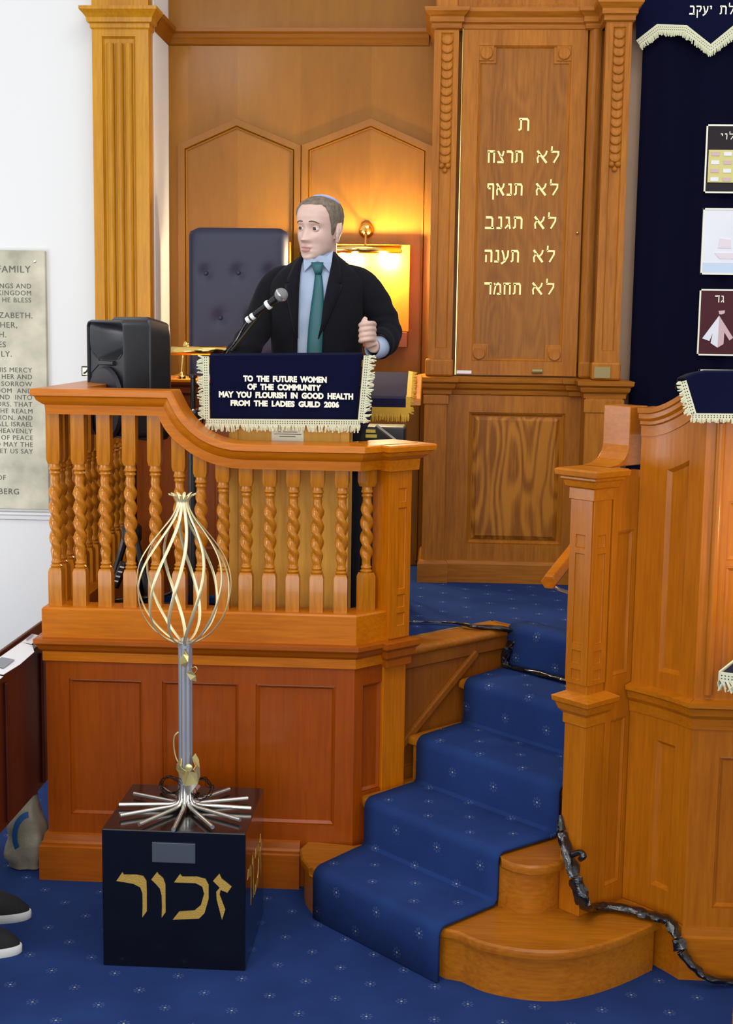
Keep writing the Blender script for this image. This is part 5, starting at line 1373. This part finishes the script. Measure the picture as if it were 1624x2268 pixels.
# ================================================================= LEFT PEW, PAPERS, BAG, SEATED PERSON'S FEET
PW = thing('pew', 'dark red mahogany pew front with sloping book ledge at the left edge', 'pew', (-1.30, 3.7, 0))
X0 = -1.25
mb = MB()
Tp = lambda u, d, z: Vector((X0-d, u, z))
panelled(mb, 3.05, 4.14, .275, .728, [(3.10, 3.66, .31, .70)], Tp, thick=.03, rec=.006)
mb.build('front_panel', M_pew, PW)
for y in (3.73, 4.08):
    mb = MB(); mb.box(X0, X0+.009, y-.009, y+.009, .283, .703); mb.build('bead', M_pew, PW, bevel=.004)
mb = MB(); mb.prism([(X0+.008, .722), (X0+.008, .738), (X0-.055, .748), (X0-.055, .73)], 3.0, 4.16, lambda a, b, d: Vector((a, d, b))); mb.build('book_ledge', M_pew, PW, bevel=.003)
mb = MB(); mb.box(X0-.066, X0-.055, 3.0, 4.30, .70, .758); mb.build('back_rail', M_pew, PW, bevel=.003)
for y in (3.02, 4.10):
    mb = MB(); mb.box(X0-.066, X0-.03, y-.02, y+.02, 0, .72); mb.build('foot', M_pew, PW)
lz = lambda x: .739+(X0+.008-x)*.16
def sheet_on(name, pts, lab, ink):
    mb = MB(); mb.add([Vector((x, y, lz(x)+h)) for x, y, h in pts], [tuple(range(len(pts)))]); o = mb.build(name, M_paper, None, solid=.0012)
    tag(o, lab, 'paper'); m2 = MB()
    for x0, x1, y0, y1 in ink:
        m2.add([Vector((x, y, lz(x)+.0075)) for x, y in ((x0, y0), (x1, y0), (x1, y1), (x0, y1))], [(0, 1, 2, 3)])
    m2.build('printed_block', M_ink, o, solid=.0005)
xe = X0+.008
sheet_on('paper_sheet', [(xe+.010, 3.67, .004), (xe+.016, 3.80, .002), (xe+.012, 3.95, .002), (xe-.012, 4.01, .004), (xe-.05, 4.02, .004), (xe-.054, 3.66, .005)], 'white printed leaflet on the pew ledge with a curling corner over the edge', [(xe-.045, xe-.006, 3.72, 3.82)])
sheet_on('paper_sheet', [(xe+.012, 3.40, .003), (xe+.014, 3.655, .003), (xe-.05, 3.65, .006), (xe-.05, 3.40, .006)], 'white sheet at the near end of the pew ledge, at the very left edge', [(xe-.035, xe-.004, 3.58, 3.63)])
sheet_on('paper_sheet', [(xe-.020, 4.03, .002), (xe-.020, 4.14, .002), (xe-.052, 4.14, .002), (xe-.052, 4.03, .002)], 'plain sheet at the far end of the pew ledge next to the pulpit', [(xe-.045, xe-.04, 4.05, 4.12)])
BG = thing('plastic_bag', 'crumpled grey bag with a blue stripe on the floor between pew and pulpit', 'bag', (-1.29, 4.08, 0))
mb = MB(); rows = []
bc_ = PZ(72, 1916, 0)
for i in range(15):
    f = i/14; z = .004+.235*f; w = .075*(1-.55*f**2)*(1 if f > .1 else .8); r = []
    for j in range(28):
        a = 2*math.pi*j/28; nz = noise.noise(Vector((math.cos(a)*1.6, math.sin(a)*1.6, f*4)))
        k = w*(1+.28*nz); r.append(Vector((bc_.x-.012+k*math.cos(a)*.95, 4.085+k*.6*math.sin(a), z)))
    rows.append(r)
mb.grid(rows, closed_u=True, caps=True); mb.smooth = True; mb.build('sack', M_bag, BG, angle=70)
mb = MB(); rs = []
for i in range(13):
    a = math.radians(100+110*i/12); c0_ = Vector((bc_.x+.02, 0, .12))
    p = c0_+Vector((.062*math.cos(a), 0, .085*math.sin(a))); q2 = c0_+Vector((.046*math.cos(a), 0, .066*math.sin(a)))
    rs.append([Vector((p.x, 4.030, p.z)), Vector((q2.x, 4.026, q2.z))])
mb.grid(rs); mb.build('blue_stripe', M_bagb, BG, solid=.003)

# ================================================================= THE SPEAKER (man at the lectern)
FL0 = .50; Y0 = 4.58
MAN = thing('person', 'man in dark navy suit, blue shirt and teal tie speaking at the microphone', 'person', (-.44, Y0, FL0))
def pp(px, py, Y): return PY(px, py, Y)
HK = .885
hc0 = pp(706, 506, 4.575)
HRm = Matrix.Rotation(math.radians(-27), 3, 'Z') @ Matrix.Rotation(math.radians(4), 3, 'X') @ Matrix.Rotation(math.radians(3), 3, 'Y')
def HD(x, y, z): return hc0 + HRm @ (Vector((x, y, z))*HK)
TBL = [  # z, half width, front, back
 (-.121, .012, .066, -.030), (-.116, .026, .082, .000), (-.105, .040, .089, .030), (-.090, .050, .088, .050), (-.070, .058, .087, .066), (-.045, .065, .086, .080),
 (-.020, .069, .083, .092), (0, .071, .081, .098), (.022, .073, .088, .102), (.045, .075, .089, .103), (.070, .073, .081, .098), (.092, .064, .064, .086), (.108, .049, .043, .066), (.119, .030, .022, .040), (.124, .010, .006, .014)]
TBL = [((a[0] if a[0] < .045 else .045+(a[0]-.045)*.86),)+a[1:] for a in TBL]
def prof_at(z):
    if z <= TBL[0][0]: return TBL[0][1:]
    for a, b in zip(TBL[:-1], TBL[1:]):
        if z <= b[0]:
            f = (z-a[0])/(b[0]-a[0]); return tuple(a[i]*(1-f)+b[i]*f for i in (1, 2, 3))
    return TBL[-1][1:]
def g2(x, z, cx, cz, sx, sz): return math.exp(-((x-cx)/sx)**2-((z-cz)/sz)**2)
def head_pt(th, z, off=0, face=True):
    w, f, b = prof_at(z); s, c = math.sin(th), math.cos(th)
    e = .86
    x = (w+off)*math.copysign(abs(s)**e, s)
    y = -(f+off)*abs(c)**e if c > 0 else (b+off)*abs(c)**e
    if face and c > 0:
        k = min(1, c*2.2)
        # nose
        if -.055 < z < .03:
            t = (.026-z)/.068; pr = .030*max(0, min(1, t))**1.35 if z > -.042 else .030*max(0, 1-(-.042-z)/.012)
            y -= k*pr*math.exp(-(x/(.0095+.006*max(0, t)))**2)
        y -= k*.008*(g2(x, z, -.015, -.040, .008, .008)+g2(x, z, .015, -.040, .008, .008))
        # sockets, brow ridge, cheeks
        y += k*.013*(g2(x, z, -.032, .001, .017, .011)+g2(x, z, .032, .001, .017, .011))
        y -= k*.005*(g2(x, z, -.030, .022, .022, .007)+g2(x, z, .030, .022, .022, .007))
        y -= k*.006*(g2(x, z, -.040, -.028, .018, .018)+g2(x, z, .040, -.028, .018, .018))
        y += k*.005*(g2(x, z, -.036, -.060, .012, .022)+g2(x, z, .036, -.060, .012, .022))
        # lips + parted mouth + chin
        y -= k*.007*(g2(x, z, 0, -.066, .024, .006)+1.1*g2(x, z, 0, -.083, .020, .006))
        y += k*.007*g2(x, z, 0, -.0745, .022, .0034)
        y += k*.005*g2(x, z, 0, -.093, .022, .006); y -= k*.006*g2(x, z, 0, -.106, .018, .010)
        y += k*.004*g2(x, z, 0, -.056, .005, .006)
    return x, y, z
body = MB()
rows = []
zs_ = [-.121+.0024*i for i in range(98)]
for z in zs_:
    rows.append([HD(*head_pt(2*math.pi*j/110, z)) for j in range(110)])
body.grid(rows, closed_u=True, caps=True)
# ears
for sx in (-1, 1):
    R = HRm @ Matrix.Rotation(math.radians(sx*22), 3, 'Z') @ Matrix.Rotation(math.radians(-10), 3, 'X')
    body.ball(HD(sx*.079, .010, -.012), (.009*HK, .022*HK, .036*HK), 16, 12, R)
    body.ball(HD(sx*.081, .002, -.042), (.0075*HK, .009*HK, .011*HK), 12, 8, R)
    body.ball(HD(sx*.086, .020, .003), (.006*HK, .013*HK, .024*HK), 12, 8, R)
# neck, trunk, limbs
nk = pp(708, 600, 4.60)
body.tube([HD(0, .022, -.06), HD(0, .028, -.115), Vector((nk.x, nk.y, nk.z)), Vector((nk.x, nk.y, nk.z-.06))], [.052, .048, .052, .075], 24, smooth_path=4)
def ell(c, a, b, n=28): return [Vector((c.x+a*math.cos(2*math.pi*j/n), c.y+b*math.sin(2*math.pi*j/n), c.z)) for j in range(n)]
tr_rows = []
for py, hw, b in ((612, 60, .055), (628, 88, .075), (660, 92, .085), (720, 88, .09), (800, 82, .088), (880, 82, .088), (960, 88, .092), (1010, 86, .09)):
    tr_rows.append(ell(pp(705, py, Y0+.01), hw/655, b))
body.grid(tr_rows, closed_u=True, caps=True)
armR = [pp(798, 628, 4.58), pp(828, 672, 4.58), pp(846, 712, 4.58), pp(856, 742, 4.55), pp(842, 760, 4.49), pp(826, 766, 4.435)]
armL = [pp(612, 630, 4.58), pp(590, 680, 4.57), pp(572, 727, 4.53), pp(548, 765, 4.46), pp(524, 796, 4.40), pp(512, 812, 4.37)]
body.tube(armR, [.046, .042, .038, .036, .030, .023], 16, smooth_path=4)
body.tube(armL, [.046, .042, .038, .036, .030, .022], 16, smooth_path=4)
hipz = pp(700, 1000, Y0).z
for sx in (-1, 1):
    body.tube([Vector((-.44+sx*.072, Y0+.01, hipz)), Vector((-.44+sx*.082, Y0, .86)), Vector((-.44+sx*.085, Y0+.01, FL0+.09)), Vector((-.44+sx*.085, Y0+.0, FL0+.04))], [.085, .055, .038, .035], 16, smooth_path=3)
    body.tube([Vector((-.44+sx*.085, Y0+.04, FL0+.035)), Vector((-.44+sx*.09, Y0-.06, FL0+.03)), Vector((-.44+sx*.095, Y0-.14, FL0+.025))], [.033, .034, .022], 14)
# right-of-picture hand: loose fist, thumb up
def finger(pts, r): body.tube(pts, r, 12, smooth_path=4)
body.ball(pp(818, 740, 4.442), (.019, .024, .040), 16, 12, Matrix.Rotation(math.radians(8), 3, 'Y'))
body.tube([pp(826, 768, 4.44), pp(819, 750, 4.442)], [.022, .024], 14)
for i, (py, ln) in enumerate(((717, .95), (729, 1.05), (741, 1.0), (752, .85))):
    dy = i*.5
    finger([pp(829, py+4, 4.45), pp(828, py, 4.425), pp(819, py-1, 4.398), pp(806, py+1, 4.392), pp(799-dy*0, py+3, 4.404), pp(801, py+4, 4.422), pp(808, py+4, 4.432)], [.0085, .0088, .0086, .0083, .0080, .0074, .006])
finger([pp(822, 748, 4.42), pp(808, 735, 4.412), pp(804, 722, 4.405), pp(807, 711, 4.402), pp(811, 702, 4.402)], [.0125, .0115, .0100, .0095, .0065])
# other hand: resting on the lectern edge behind the cloth
wL = armL[-1]
body.ball(wL+Vector((-.012, -.018, -.018)), (.030, .034, .012), 14, 10)
for i, dx in enumerate((-.030, -.012, .006, .022)):
    b0 = wL+Vector((-.012+dx*.8, -.040, -.018))
    finger([b0, b0+Vector((dx*.25, -.024, .003)), b0+Vector((dx*.4, -.044, -.006)), b0+Vector((dx*.45, -.054, -.022))], [.0085, .008, .0075, .006])
b0 = wL+Vector((.014, -.012, -.018)); finger([b0, b0+Vector((.018, -.018, .0)), b0+Vector((.026, -.036, -.008))], [.010, .009, .007])
partlabel(body.build('body', M_skin, MAN, remesh=.0031, lap=3), 'bare face, neck and hands')
# eyes, lids, brows, lips
for sx in (-1, 1):
    ec = HD(sx*.0315, -.0670, .001); r = .0125*HK
    mb = MB(); mb.ball(ec, r, 18, 14); ey = mb.build('eye', M_eye, MAN)
    gaze = (HRm @ Vector((-.10, -1, -.05))).normalized()
    mb = MB(); mb.lathe([(r*.58, r*.815), (r*.52, r*.89), (r*.25, r*.99), (0, r*1.01)], ec, 18, gaze); mb.build('iris', M_iris, ey)
    up = HRm @ Vector((0, 0, 1)); fwd = HRm @ Vector((0, -1, 0)); sd_ = HRm @ Vector((1, 0, 0))
    for a0, a1, nm in ((21, 95, 'upper_eyelid'), (-80, -25, 'lower_eyelid')):
        rows = []
        for i in range(7):
            a = math.radians(a0+(a1-a0)*i/6); r_ = []
            for j in range(13):
                bq = math.radians(-80+160*j/12)
                k = 1.14 if 0 < i < 6 else 1.12
                d = fwd*math.cos(a)*math.cos(bq)+up*math.sin(a)*(math.cos(bq)**.5)+sd_*math.sin(bq)
                r_.append(ec+d.normalized()*r*k)
            rows.append(r_)
        mb = MB(); mb.grid(rows); mb.smooth = True; mb.build(nm, M_skin, MAN)
    mb = MB(); pts = []; 
    for i in range(7):
        f = i/6; x = sx*(.014+.034*f); z = .0255+.004*math.sin(f*2.2)-.010*f*f
        th = math.asin(max(-1, min(1, x/.075))); q_ = head_pt(th, z); pts.append(HD(x, q_[1]-.0015, z))
    mb.tube(pts, [.0022*HK, .0034*HK, .0036*HK, .0034*HK, .003*HK, .0024*HK, .0014*HK], 8, flat=(.8, (0, 0, 1))); mb.build('eyebrow', M_brow, MAN)
def face_strip(z_of, half, name, mat, r, n=9, push=.0006):
    pts = []; rr = []
    for i in range(n):
        x = -half+2*half*i/(n-1); z = z_of(x); th = math.asin(max(-1, min(1, x/.07))); q_ = head_pt(th, z)
        pts.append(HD(x, q_[1]-push, z)); rr.append(r*HK*(1-.85*abs(x/half)**2.5))
    mb = MB(); mb.tube(pts, rr, 8, flat=(.75, (0, 0, 1))); mb.build(name, mat, MAN)
face_strip(lambda x: -.0685-2.2*x*x, .0225, 'upper_lip', M_lip, .0038)
face_strip(lambda x: -.0815+5*x*x, .0195, 'lower_lip', M_lip, .0046)
face_strip(lambda x: -.0748+1.0*x*x, .0205, 'mouth', M_mouth, .0042, push=-.0005)
# hair
rows = []; NTh = 120
def hairline(th):
    a = abs(math.degrees(th))
    pts = [(0, .0885), (20, .087), (38, .088), (52, .080), (63, .062), (73, .026), (80, -.022), (92, -.024), (98, .010), (110, .004), (125, -.045), (150, -.066), (180, -.070)]
    for p, q_ in zip(pts[:-1], pts[1:]):
        if a <= q_[0]: f = (a-p[0])/(q_[0]-p[0]); f = f*f*(3-2*f); return p[1]*(1-f)+q_[1]*f
    return -.07
for i in range(26):
    f = i/25; r = []
    for j in range(NTh):
        th = -math.pi+2*math.pi*j/NTh; z0 = hairline(th); z = z0+(.1125-z0)*f
        nz = noise.noise(Vector((math.sin(th)*9, math.cos(th)*9, z*70)))
        off = .0065*min(1, f*5)**.7*(1+.5*nz)+.0005
        x, y, zz = head_pt(th, z, off, face=False); r.append(HD(x, y, zz+.006*f))
    rows.append(r)
mb = MB(); mb.grid(rows, closed_u=True); n_ = len(mb.v); mb.f.append(tuple(range(n_-NTh, n_))); mb.smooth = True
mb.build('hair', M_hair, MAN, angle=180)
kc = HD(.004, .046, .0965); kax = HRm @ Vector((0, .55, 1)).normalized()
mb = MB(); mb.lathe([(.050, -.006), (.049, -.001), (.042, .006), (.028, .0115), (.012, .0140), (0, .0145)], kc, 30, kax); kp = mb.build('skullcap', M_kip, MAN)
mb = MB(); mb.lathe([(.0508, -.0062), (.0512, -.003), (.0500, .001)], kc, 30, kax, caps=False); mb.build('blue_border', M_kipb, kp, solid=.001)
# ---- clothes
JR = [(1040, 604, 806, .125), (1000, 604, 806, .128), (900, 606, 802, .125), (790, 604, 802, .128), (740, 602, 803, .130), (700, 602, 804, .128), (665, 600, 808, .122), (640, 598, 812, .112), (622, 602, 812, .100), (606, 616, 800, .088), (592, 634, 780, .078), (580, 652, 765, .070), (568, 668, 750, .062), (559, 677, 742, .057)]
OPN = [(1040, 662, 716), (1000, 663, 715), (900, 665, 711), (790, 667, 709), (740, 668, 714), (700, 669, 721), (665, 670, 727), (640, 670, 731), (622, 671, 734), (606, 671, 737), (592, 672, 739), (580, 674, 740), (568, 677, 740), (559, 682, 737)]
def ring_pt(row, phi, k=1.0, add=0):
    py, xl, xr, b = row; c = pp((xl+xr)/2, py, Y0); a = (xr-xl)/2/655*k+add; bb = b*k+add
    s, co = math.sin(phi), math.cos(phi); e = .82
    return Vector((c.x+a*math.copysign(abs(s)**e, s), c.y-bb*math.copysign(abs(co)**e, co), c.z))
def phi_at(row, px):
    py, xl, xr, b = row; v = (px-(xl+xr)/2)/((xr-xl)/2); v = max(-.995, min(.995, v))
    return math.asin(math.copysign(abs(v)**(1/.82), v))
def lerp_rows(A, n):
    out = []
    for a, b in zip(A[:-1], A[1:]):
        for i in range(n): f = i/n; out.append(tuple(p*(1-f)+q_*f for p, q_ in zip(a, b)))
    out.append(A[-1]); return out
JR2 = lerp_rows(JR, 3); OP2 = lerp_rows(OPN, 3)
rows = []
for r, o_ in zip(JR2, OP2):
    p0_, p1_ = phi_at(r, o_[1]), phi_at(r, o_[2]); span = 2*math.pi-(p1_-p0_); rr = []
    for j in range(49):
        phi = p1_+span*j/48
        v = ring_pt(r, phi); nz = noise.noise(v*14)*.004+noise.noise(Vector((v.x*30, v.y*30, v.z*9)))*.003
        v.y += nz; rr.append(v)
    rows.append(rr)
jm = MB(); jm.grid(rows)
sR = [pp(762, 612, 4.59), pp(790, 621, 4.58), pp(812, 642, 4.58), pp(832, 676, 4.58), pp(849, 712, 4.58), pp(857, 741, 4.555), pp(849, 757, 4.51), pp(839, 766, 4.47)]
sL = [pp(652, 614, 4.59), pp(624, 622, 4.58), pp(604, 644, 4.58), pp(586, 684, 4.57), pp(570, 726, 4.53), pp(549, 762, 4.46), pp(528, 790, 4.405), pp(520, 800, 4.39)]
def sleeve(pts, rad, seed):
    P2, R2 = catmull(pts, rad, 6); m = MB(); rows = []; upv = Vector((0, -1, 0))
    for i, p in enumerate(P2):
        t = (P2[min(i+1, len(P2)-1)]-P2[max(i-1, 0)]).normalized(); a = t.cross(upv).normalized(); b = a.cross(t).normalized()
        rr = []
        for j in range(26):
            an = 2*math.pi*j/26
            wr = .0022*math.sin(i*1.0+2.6*math.sin(an+seed))*max(0, min(1, (i-14)/8))+.005*noise.noise(p*22+Vector((an, seed, 0)))
            rr.append(p+(a*math.cos(an)+b*math.sin(an))*(R2[i]+wr))
        rows.append(rr)
    m.grid(rows, closed_u=True); f0 = len(m.f)
    m.f.append(tuple(range(25, -1, -1)))
    return m
for sl, rad, sd2 in ((sR, [.036, .046, .052, .053, .050, .047, .045, .042], 1.3), (sL, [.036, .046, .050, .050, .049, .047, .043, .041], 4.1)):
    m = sleeve(sl, rad, sd2); jm.add(m.v, m.f)
jm.smooth = True
JK = jm.build('jacket', M_suit, MAN, solid=.004, angle=75)
def on_jacket(px, py, lift):
    for a, b in zip(JR2[:-1], JR2[1:]):
        if b[0] <= py <= a[0]:
            f = (py-a[0])/(b[0]-a[0]); row = tuple(p*(1-f)+q_*f for p, q_ in zip(a, b)); break
    v = ring_pt(row, phi_at(row, px)); v.y -= lift
    return v
for side in (0, 1):
    lap = [(562, 2), (572, 9), (590, 17), (610, 23), (626, 28), (630, 22), (634, 31), (650, 29), (680, 21), (715, 12), (750, 2)]
    rows = []
    for py, w in lap:
        e = None
        for a, b in zip(OP2[:-1], OP2[1:]):
            if b[0] <= py <= a[0]: f = (py-a[0])/(b[0]-a[0]); e = (a[1]*(1-f)+b[1]*f, a[2]*(1-f)+b[2]*f); break
        e = e or (680, 738)
        x0 = e[side]; sgn = -1 if side == 0 else 1
        rows.append([on_jacket(x0+sgn*(-1), py, .003), on_jacket(x0+sgn*w*.35, py, .010), on_jacket(x0+sgn*w*.75, py, .010), on_jacket(x0+sgn*w, py, .006)])
    mb = MB(); mb.grid(rows); mb.smooth = True; mb.build('lapel', M_suit, JK, solid=.003, angle=60)
# shirt front, collar, tie, cuff
rows = []
for r in JR2[:-3]:
    rr = []
    for j in range(25):
        phi = -1.25+2.5*j/24; v = ring_pt(r, phi, .94, -.004); v.y += .004*noise.noise(Vector((v.x*40, v.z*14, 1)))
        rr.append(v)
    rows.append(rr)
mb = MB(); mb.grid(rows); mb.smooth = True; SH = mb.build('shirt', M_shirt, MAN, solid=.003)
ncx = pp(708, 575, 4.585)
rows = []
for k, z, yo in ((.050, pp(708, 590, 4.58).z, .0), (.0495, pp(708, 572, 4.58).z, .004), (.047, pp(708, 558, 4.58).z, .010)):
    rows.append([Vector((ncx.x+k*math.sin(a), ncx.y+yo-(k+.004)*math.cos(a), z+.012*(1-math.cos(a))*.5)) for a in [2*math.pi*j/32 for j in range(32)]])
mb = MB(); mb.grid(rows, closed_u=True); mb.smooth = True; mb.build('collar_stand', M_shirt, SH, solid=.003)
for pts in ([(672, 563, 4.535), (673, 584, 4.505), (675, 601, 4.497), (692, 583, 4.492), (704, 579, 4.500), (690, 572, 4.520)], [(738, 556, 4.535), (735, 580, 4.508), (730, 603, 4.497), (713, 583, 4.492), (704, 579, 4.500), (722, 570, 4.520)]):
    mb = MB(); mb.add([pp(*p) for p in pts], [tuple(range(6))]); mb.build('collar_flap', M_shirt, SH, solid=.003)
tie = [(582, 690, 716, 4.492), (590, 692, 715, 4.484), (600, 697, 713, 4.483), (607, 699, 711, 4.487), (612, 698, 713, 4.484), (640, 695, 716, 4.468), (680, 689, 717, 4.450), (720, 684, 716, 4.443), (760, 681, 714, 4.443), (800, 679, 712, 4.445), (880, 676, 711, 4.446), (930, 690, 696, 4.447)]
rows = []
for py, xl, xr, Y in tie:
    rows.append([pp(xl, py, Y+.004), pp(xl*.7+xr*.3, py, Y), pp(xl*.3+xr*.7, py, Y), pp(xr, py, Y+.004)])
mb = MB(); mb.grid(rows[:4]); mb.smooth = True; mb.build('tie_knot', M_tie, MAN, solid=.008, angle=60)
mb = MB(); mb.grid(rows[3:]); mb.smooth = True; mb.build('tie', M_tie, MAN, solid=.004, angle=60)
mb = MB(); mb.tube([pp(842, 767, 4.478), pp(833, 772, 4.452), pp(825, 770, 4.436)], [.037, .034, .031], 20, caps=False); mb.build('shirt_cuff', M_shirt, SH, solid=.002)
for sx in (-1, 1):
    mb = MB(); mb.tube([Vector((-.44+sx*.070, Y0+.01, hipz+.03)), Vector((-.44+sx*.082, Y0, .88)), Vector((-.44+sx*.086, Y0+.01, FL0+.03))], [.098, .075, .060], 20, smooth_path=4); mb.build('trouser_leg', M_suit, MAN)
    mb = MB(); mb.tube([Vector((-.44+sx*.085, Y0+.07, FL0+.038)), Vector((-.44+sx*.087, Y0-.02, FL0+.045)), Vector((-.44+sx*.092, Y0-.12, FL0+.032)), Vector((-.44+sx*.095, Y0-.17, FL0+.025))], [.034, .042, .042, .022], 16, smooth_path=3); mb.build('shoe', M_dark, MAN)

# ================================================================= SEATED PERSON AT THE LEFT EDGE (only shoes and trouser legs in view)
P2 = thing('person', 'person in black trousers and black canvas shoes seated at the left edge', 'person', (-1.45, 3.55, 0))
mb = MB()
toe = [PZ(62, 2040, 0), PZ(41, 2117, 0)]
heads = Vector((-1.80, 3.52, 1.15))
for i, tq in enumerate(toe):
    an = Vector((tq.x-.20, tq.y+.012, .085)); kn_ = Vector((-1.42, tq.y+.02, .46)); hp_ = Vector((-1.80, 3.56-.14*i+.02, .47))
    mb.tube([hp_, kn_, Vector((tq.x-.225, tq.y+.012, .10)), Vector((tq.x-.215, tq.y+.01, .045))], [.075, .055, .036, .030], 14, smooth_path=4)
    mb.tube([Vector((tq.x-.23, tq.y+.01, .04)), Vector((tq.x-.12, tq.y+.004, .034)), Vector((tq.x-.06, tq.y+.004, .030))], [.028, .022, .014], 12)
mb.tube([Vector((-1.80, 3.5, .45)), Vector((-1.84, 3.5, .75)), Vector((-1.82, 3.5, .98)), Vector((-1.80, 3.5, 1.06))], [.13, .13, .13, .06], 20, smooth_path=3)
mb.tube([Vector((-1.80, 3.5, 1.02)), Vector((-1.79, 3.5, 1.14))], .05, 14); mb.ball((-1.78, 3.5, 1.24), (.095, .075, .12), 20, 14)
for sy in (-1, 1):
    mb.tube([Vector((-1.82, 3.5+sy*.15, .98)), Vector((-1.80, 3.5+sy*.19, .72)), Vector((-1.58, 3.5+sy*.10, .58)), Vector((-1.50, 3.5+sy*.08, .56))], [.05, .045, .036, .03], 12, smooth_path=3)
mb.build('body', M_skin, P2, remesh=.008)
mb = MB(); mb.tube([Vector((-1.80, 3.5, .42)), Vector((-1.84, 3.5, .75)), Vector((-1.82, 3.5, .98)), Vector((-1.80, 3.5, 1.07))], [.15, .15, .15, .075], 20, smooth_path=3)
for sy in (-1, 1):
    mb.tube([Vector((-1.82, 3.5+sy*.14, .99)), Vector((-1.80, 3.5+sy*.19, .72)), Vector((-1.60, 3.5+sy*.11, .59))], [.065, .058, .045], 14, smooth_path=3)
mb.build('jumper', M_trou, P2)
for i, tq in enumerate(toe):
    hp_ = Vector((-1.80, 3.56-.14*i+.02, .47)); kn_ = Vector((-1.42, tq.y+.02, .46))
    mb = MB(); mb.tube([hp_, kn_, Vector((-1.40, tq.y+.015, .36)), Vector((tq.x-.20, tq.y+.012, .12)), Vector((tq.x-.185, tq.y+.01, .055))], [.092, .080, .074, .062, .060], 18, smooth_path=4); mb.build('trouser_leg', M_trou, P2)
    def outline(k, z):
        pts = []
        for j in range(32):
            a = 2*math.pi*j/32; ca, sa = math.cos(a), math.sin(a)
            x = tq.x-.125+.130*math.copysign(abs(ca)**.8, ca)*k; y = tq.y+.008+(.043-.006*ca)*sa*k+.010*max(0, ca)**2
            pts.append(Vector((x, y, z)))
        return pts
    mb = MB(); mb.grid([outline(.97, 0), outline(1, .004), outline(1, .023), outline(.985, .026)], closed_u=True, caps=True); mb.smooth = True; so = mb.build('sole', M_sole, P2, angle=50)
    mb = MB(); rows = [outline(.96, .024), outline(.93, .038)]
    r3 = outline(.86, .060); r4 = outline(.62, .086)
    for r in (r3, r4):
        for v in r: v.x -= .018 if r is r3 else .05
    mb.grid(rows+[r3, r4], closed_u=True, caps=True); mb.smooth = True; mb.build('shoe_upper', M_shoe, P2, angle=70)
ss = MB(); ss.box(-2.05, -1.62, 3.1, 4.0, .30, .355); ss.build('seat', M_pew, PW, bevel=.005)
mb = MB(); mb.box(-2.0, -1.95, 3.1, 4.0, 0, .30); mb.build('seat_support', M_pew, PW)

# ================================================================= BLACK-WRAPPED CABLE RUNS
def wrapped(pts, rad, label, seed):
    rnd = random.Random(seed); P3, R3 = catmull([Vector(p) for p in pts], rad, 10); m = MB(); rows = []
    for i, p in enumerate(P3):
        t = (P3[min(i+1, len(P3)-1)]-P3[max(i-1, 0)]).normalized(); up = Vector((0, 0, 1)) if abs(t.z) < .9 else Vector((0, 1, 0))
        a = t.cross(up).normalized(); b = a.cross(t).normalized(); rr = []
        for j in range(14):
            an = 2*math.pi*j/14
            k = 1+.34*noise.noise(p*42+Vector((math.cos(an)*1.4, math.sin(an)*1.4, seed)))+.12*math.sin(3*an+i*.8)
            rr.append(p+(a*math.cos(an)*1.25+b*math.sin(an)*.75)*R3[i]*k)
        rows.append(rr)
    m.grid(rows, closed_u=True, caps=True); m.smooth = True
    o = m.build('wrapped_cable', M_cable, None, angle=45); tag(o, label, 'cable')
    return o
c1_ = [PZ(903, 1376, ZP+.01), PZ(960, 1377, ZP+.01), PZ(1010, 1380, ZP+.01), PZ(1050, 1387, ZP+.012), ST(3.37, -3.02, .715), ST(3.345, -3.02, .66), ST(3.343, -3.03, .605), ST(3.335, -2.99, .602), ST(3.33, -2.90, .608), ST(3.33, -2.75, .608), ST(3.33, -2.6, .608), ST(3.33, -2.45, .608), ST(3.33, -2.3, .608)]
wrapped(c1_, [.004, .004, .005, .009, .013, .013, .014, .011, .009, .010, .012, .010, .008], 'black plastic-wrapped cable running off the platform edge and along the top step', 2.0)
nb = [PS(1242, 1805, 2.775), PS(1246, 1850, 2.765), PS(1263, 1905, 2.745), PS(1278, 1955, 2.74), PS(1296, 2005, 2.755), PZ(1310, 2012, .165), PZ(1345, 2008, .162), PZ(1400, 2015, .162), PZ(1450, 2030, .160), PZ(1480, 2040, .158), PY(1497, 2068, 3.475), PY(1512, 2110, 3.462), PY(1545, 2148, 3.452), PY(1575, 2168, 3.45), PZ(1640, 2175, .010)]
wrapped(nb, [.003, .012, .014, .015, .015, .013, .014, .015, .014, .014, .012, .015, .013, .011, .009], 'black plastic-wrapped cable trailing down past the newel post to the floor', 5.0)
mb = MB(); e0 = PS(1268, 1893, 2.75); mb.tube([e0, PS(1285, 1888, 2.755), PS(1293, 1896, 2.75), PS(1284, 1904, 2.745)], [.008, .009, .009, .007], 10, smooth_path=4)
o = mb.build('cable_loop', M_cable, None); tag(o, 'short loose black loop sticking out of the wrapped cable beside the newel post', 'cable')

# warm reading lamp glow on the right pulpit front (lamp stands out of frame on the table)
l = bpy.data.lights.new('table_lamp_light', 'POINT'); l.energy = 5; l.color = (1, .72, .36); l.shadow_soft_size = .04
o = bpy.data.objects.new('table_lamp_light', l); COL.objects.link(o); o.location = (1.02, 3.25, 1.20)
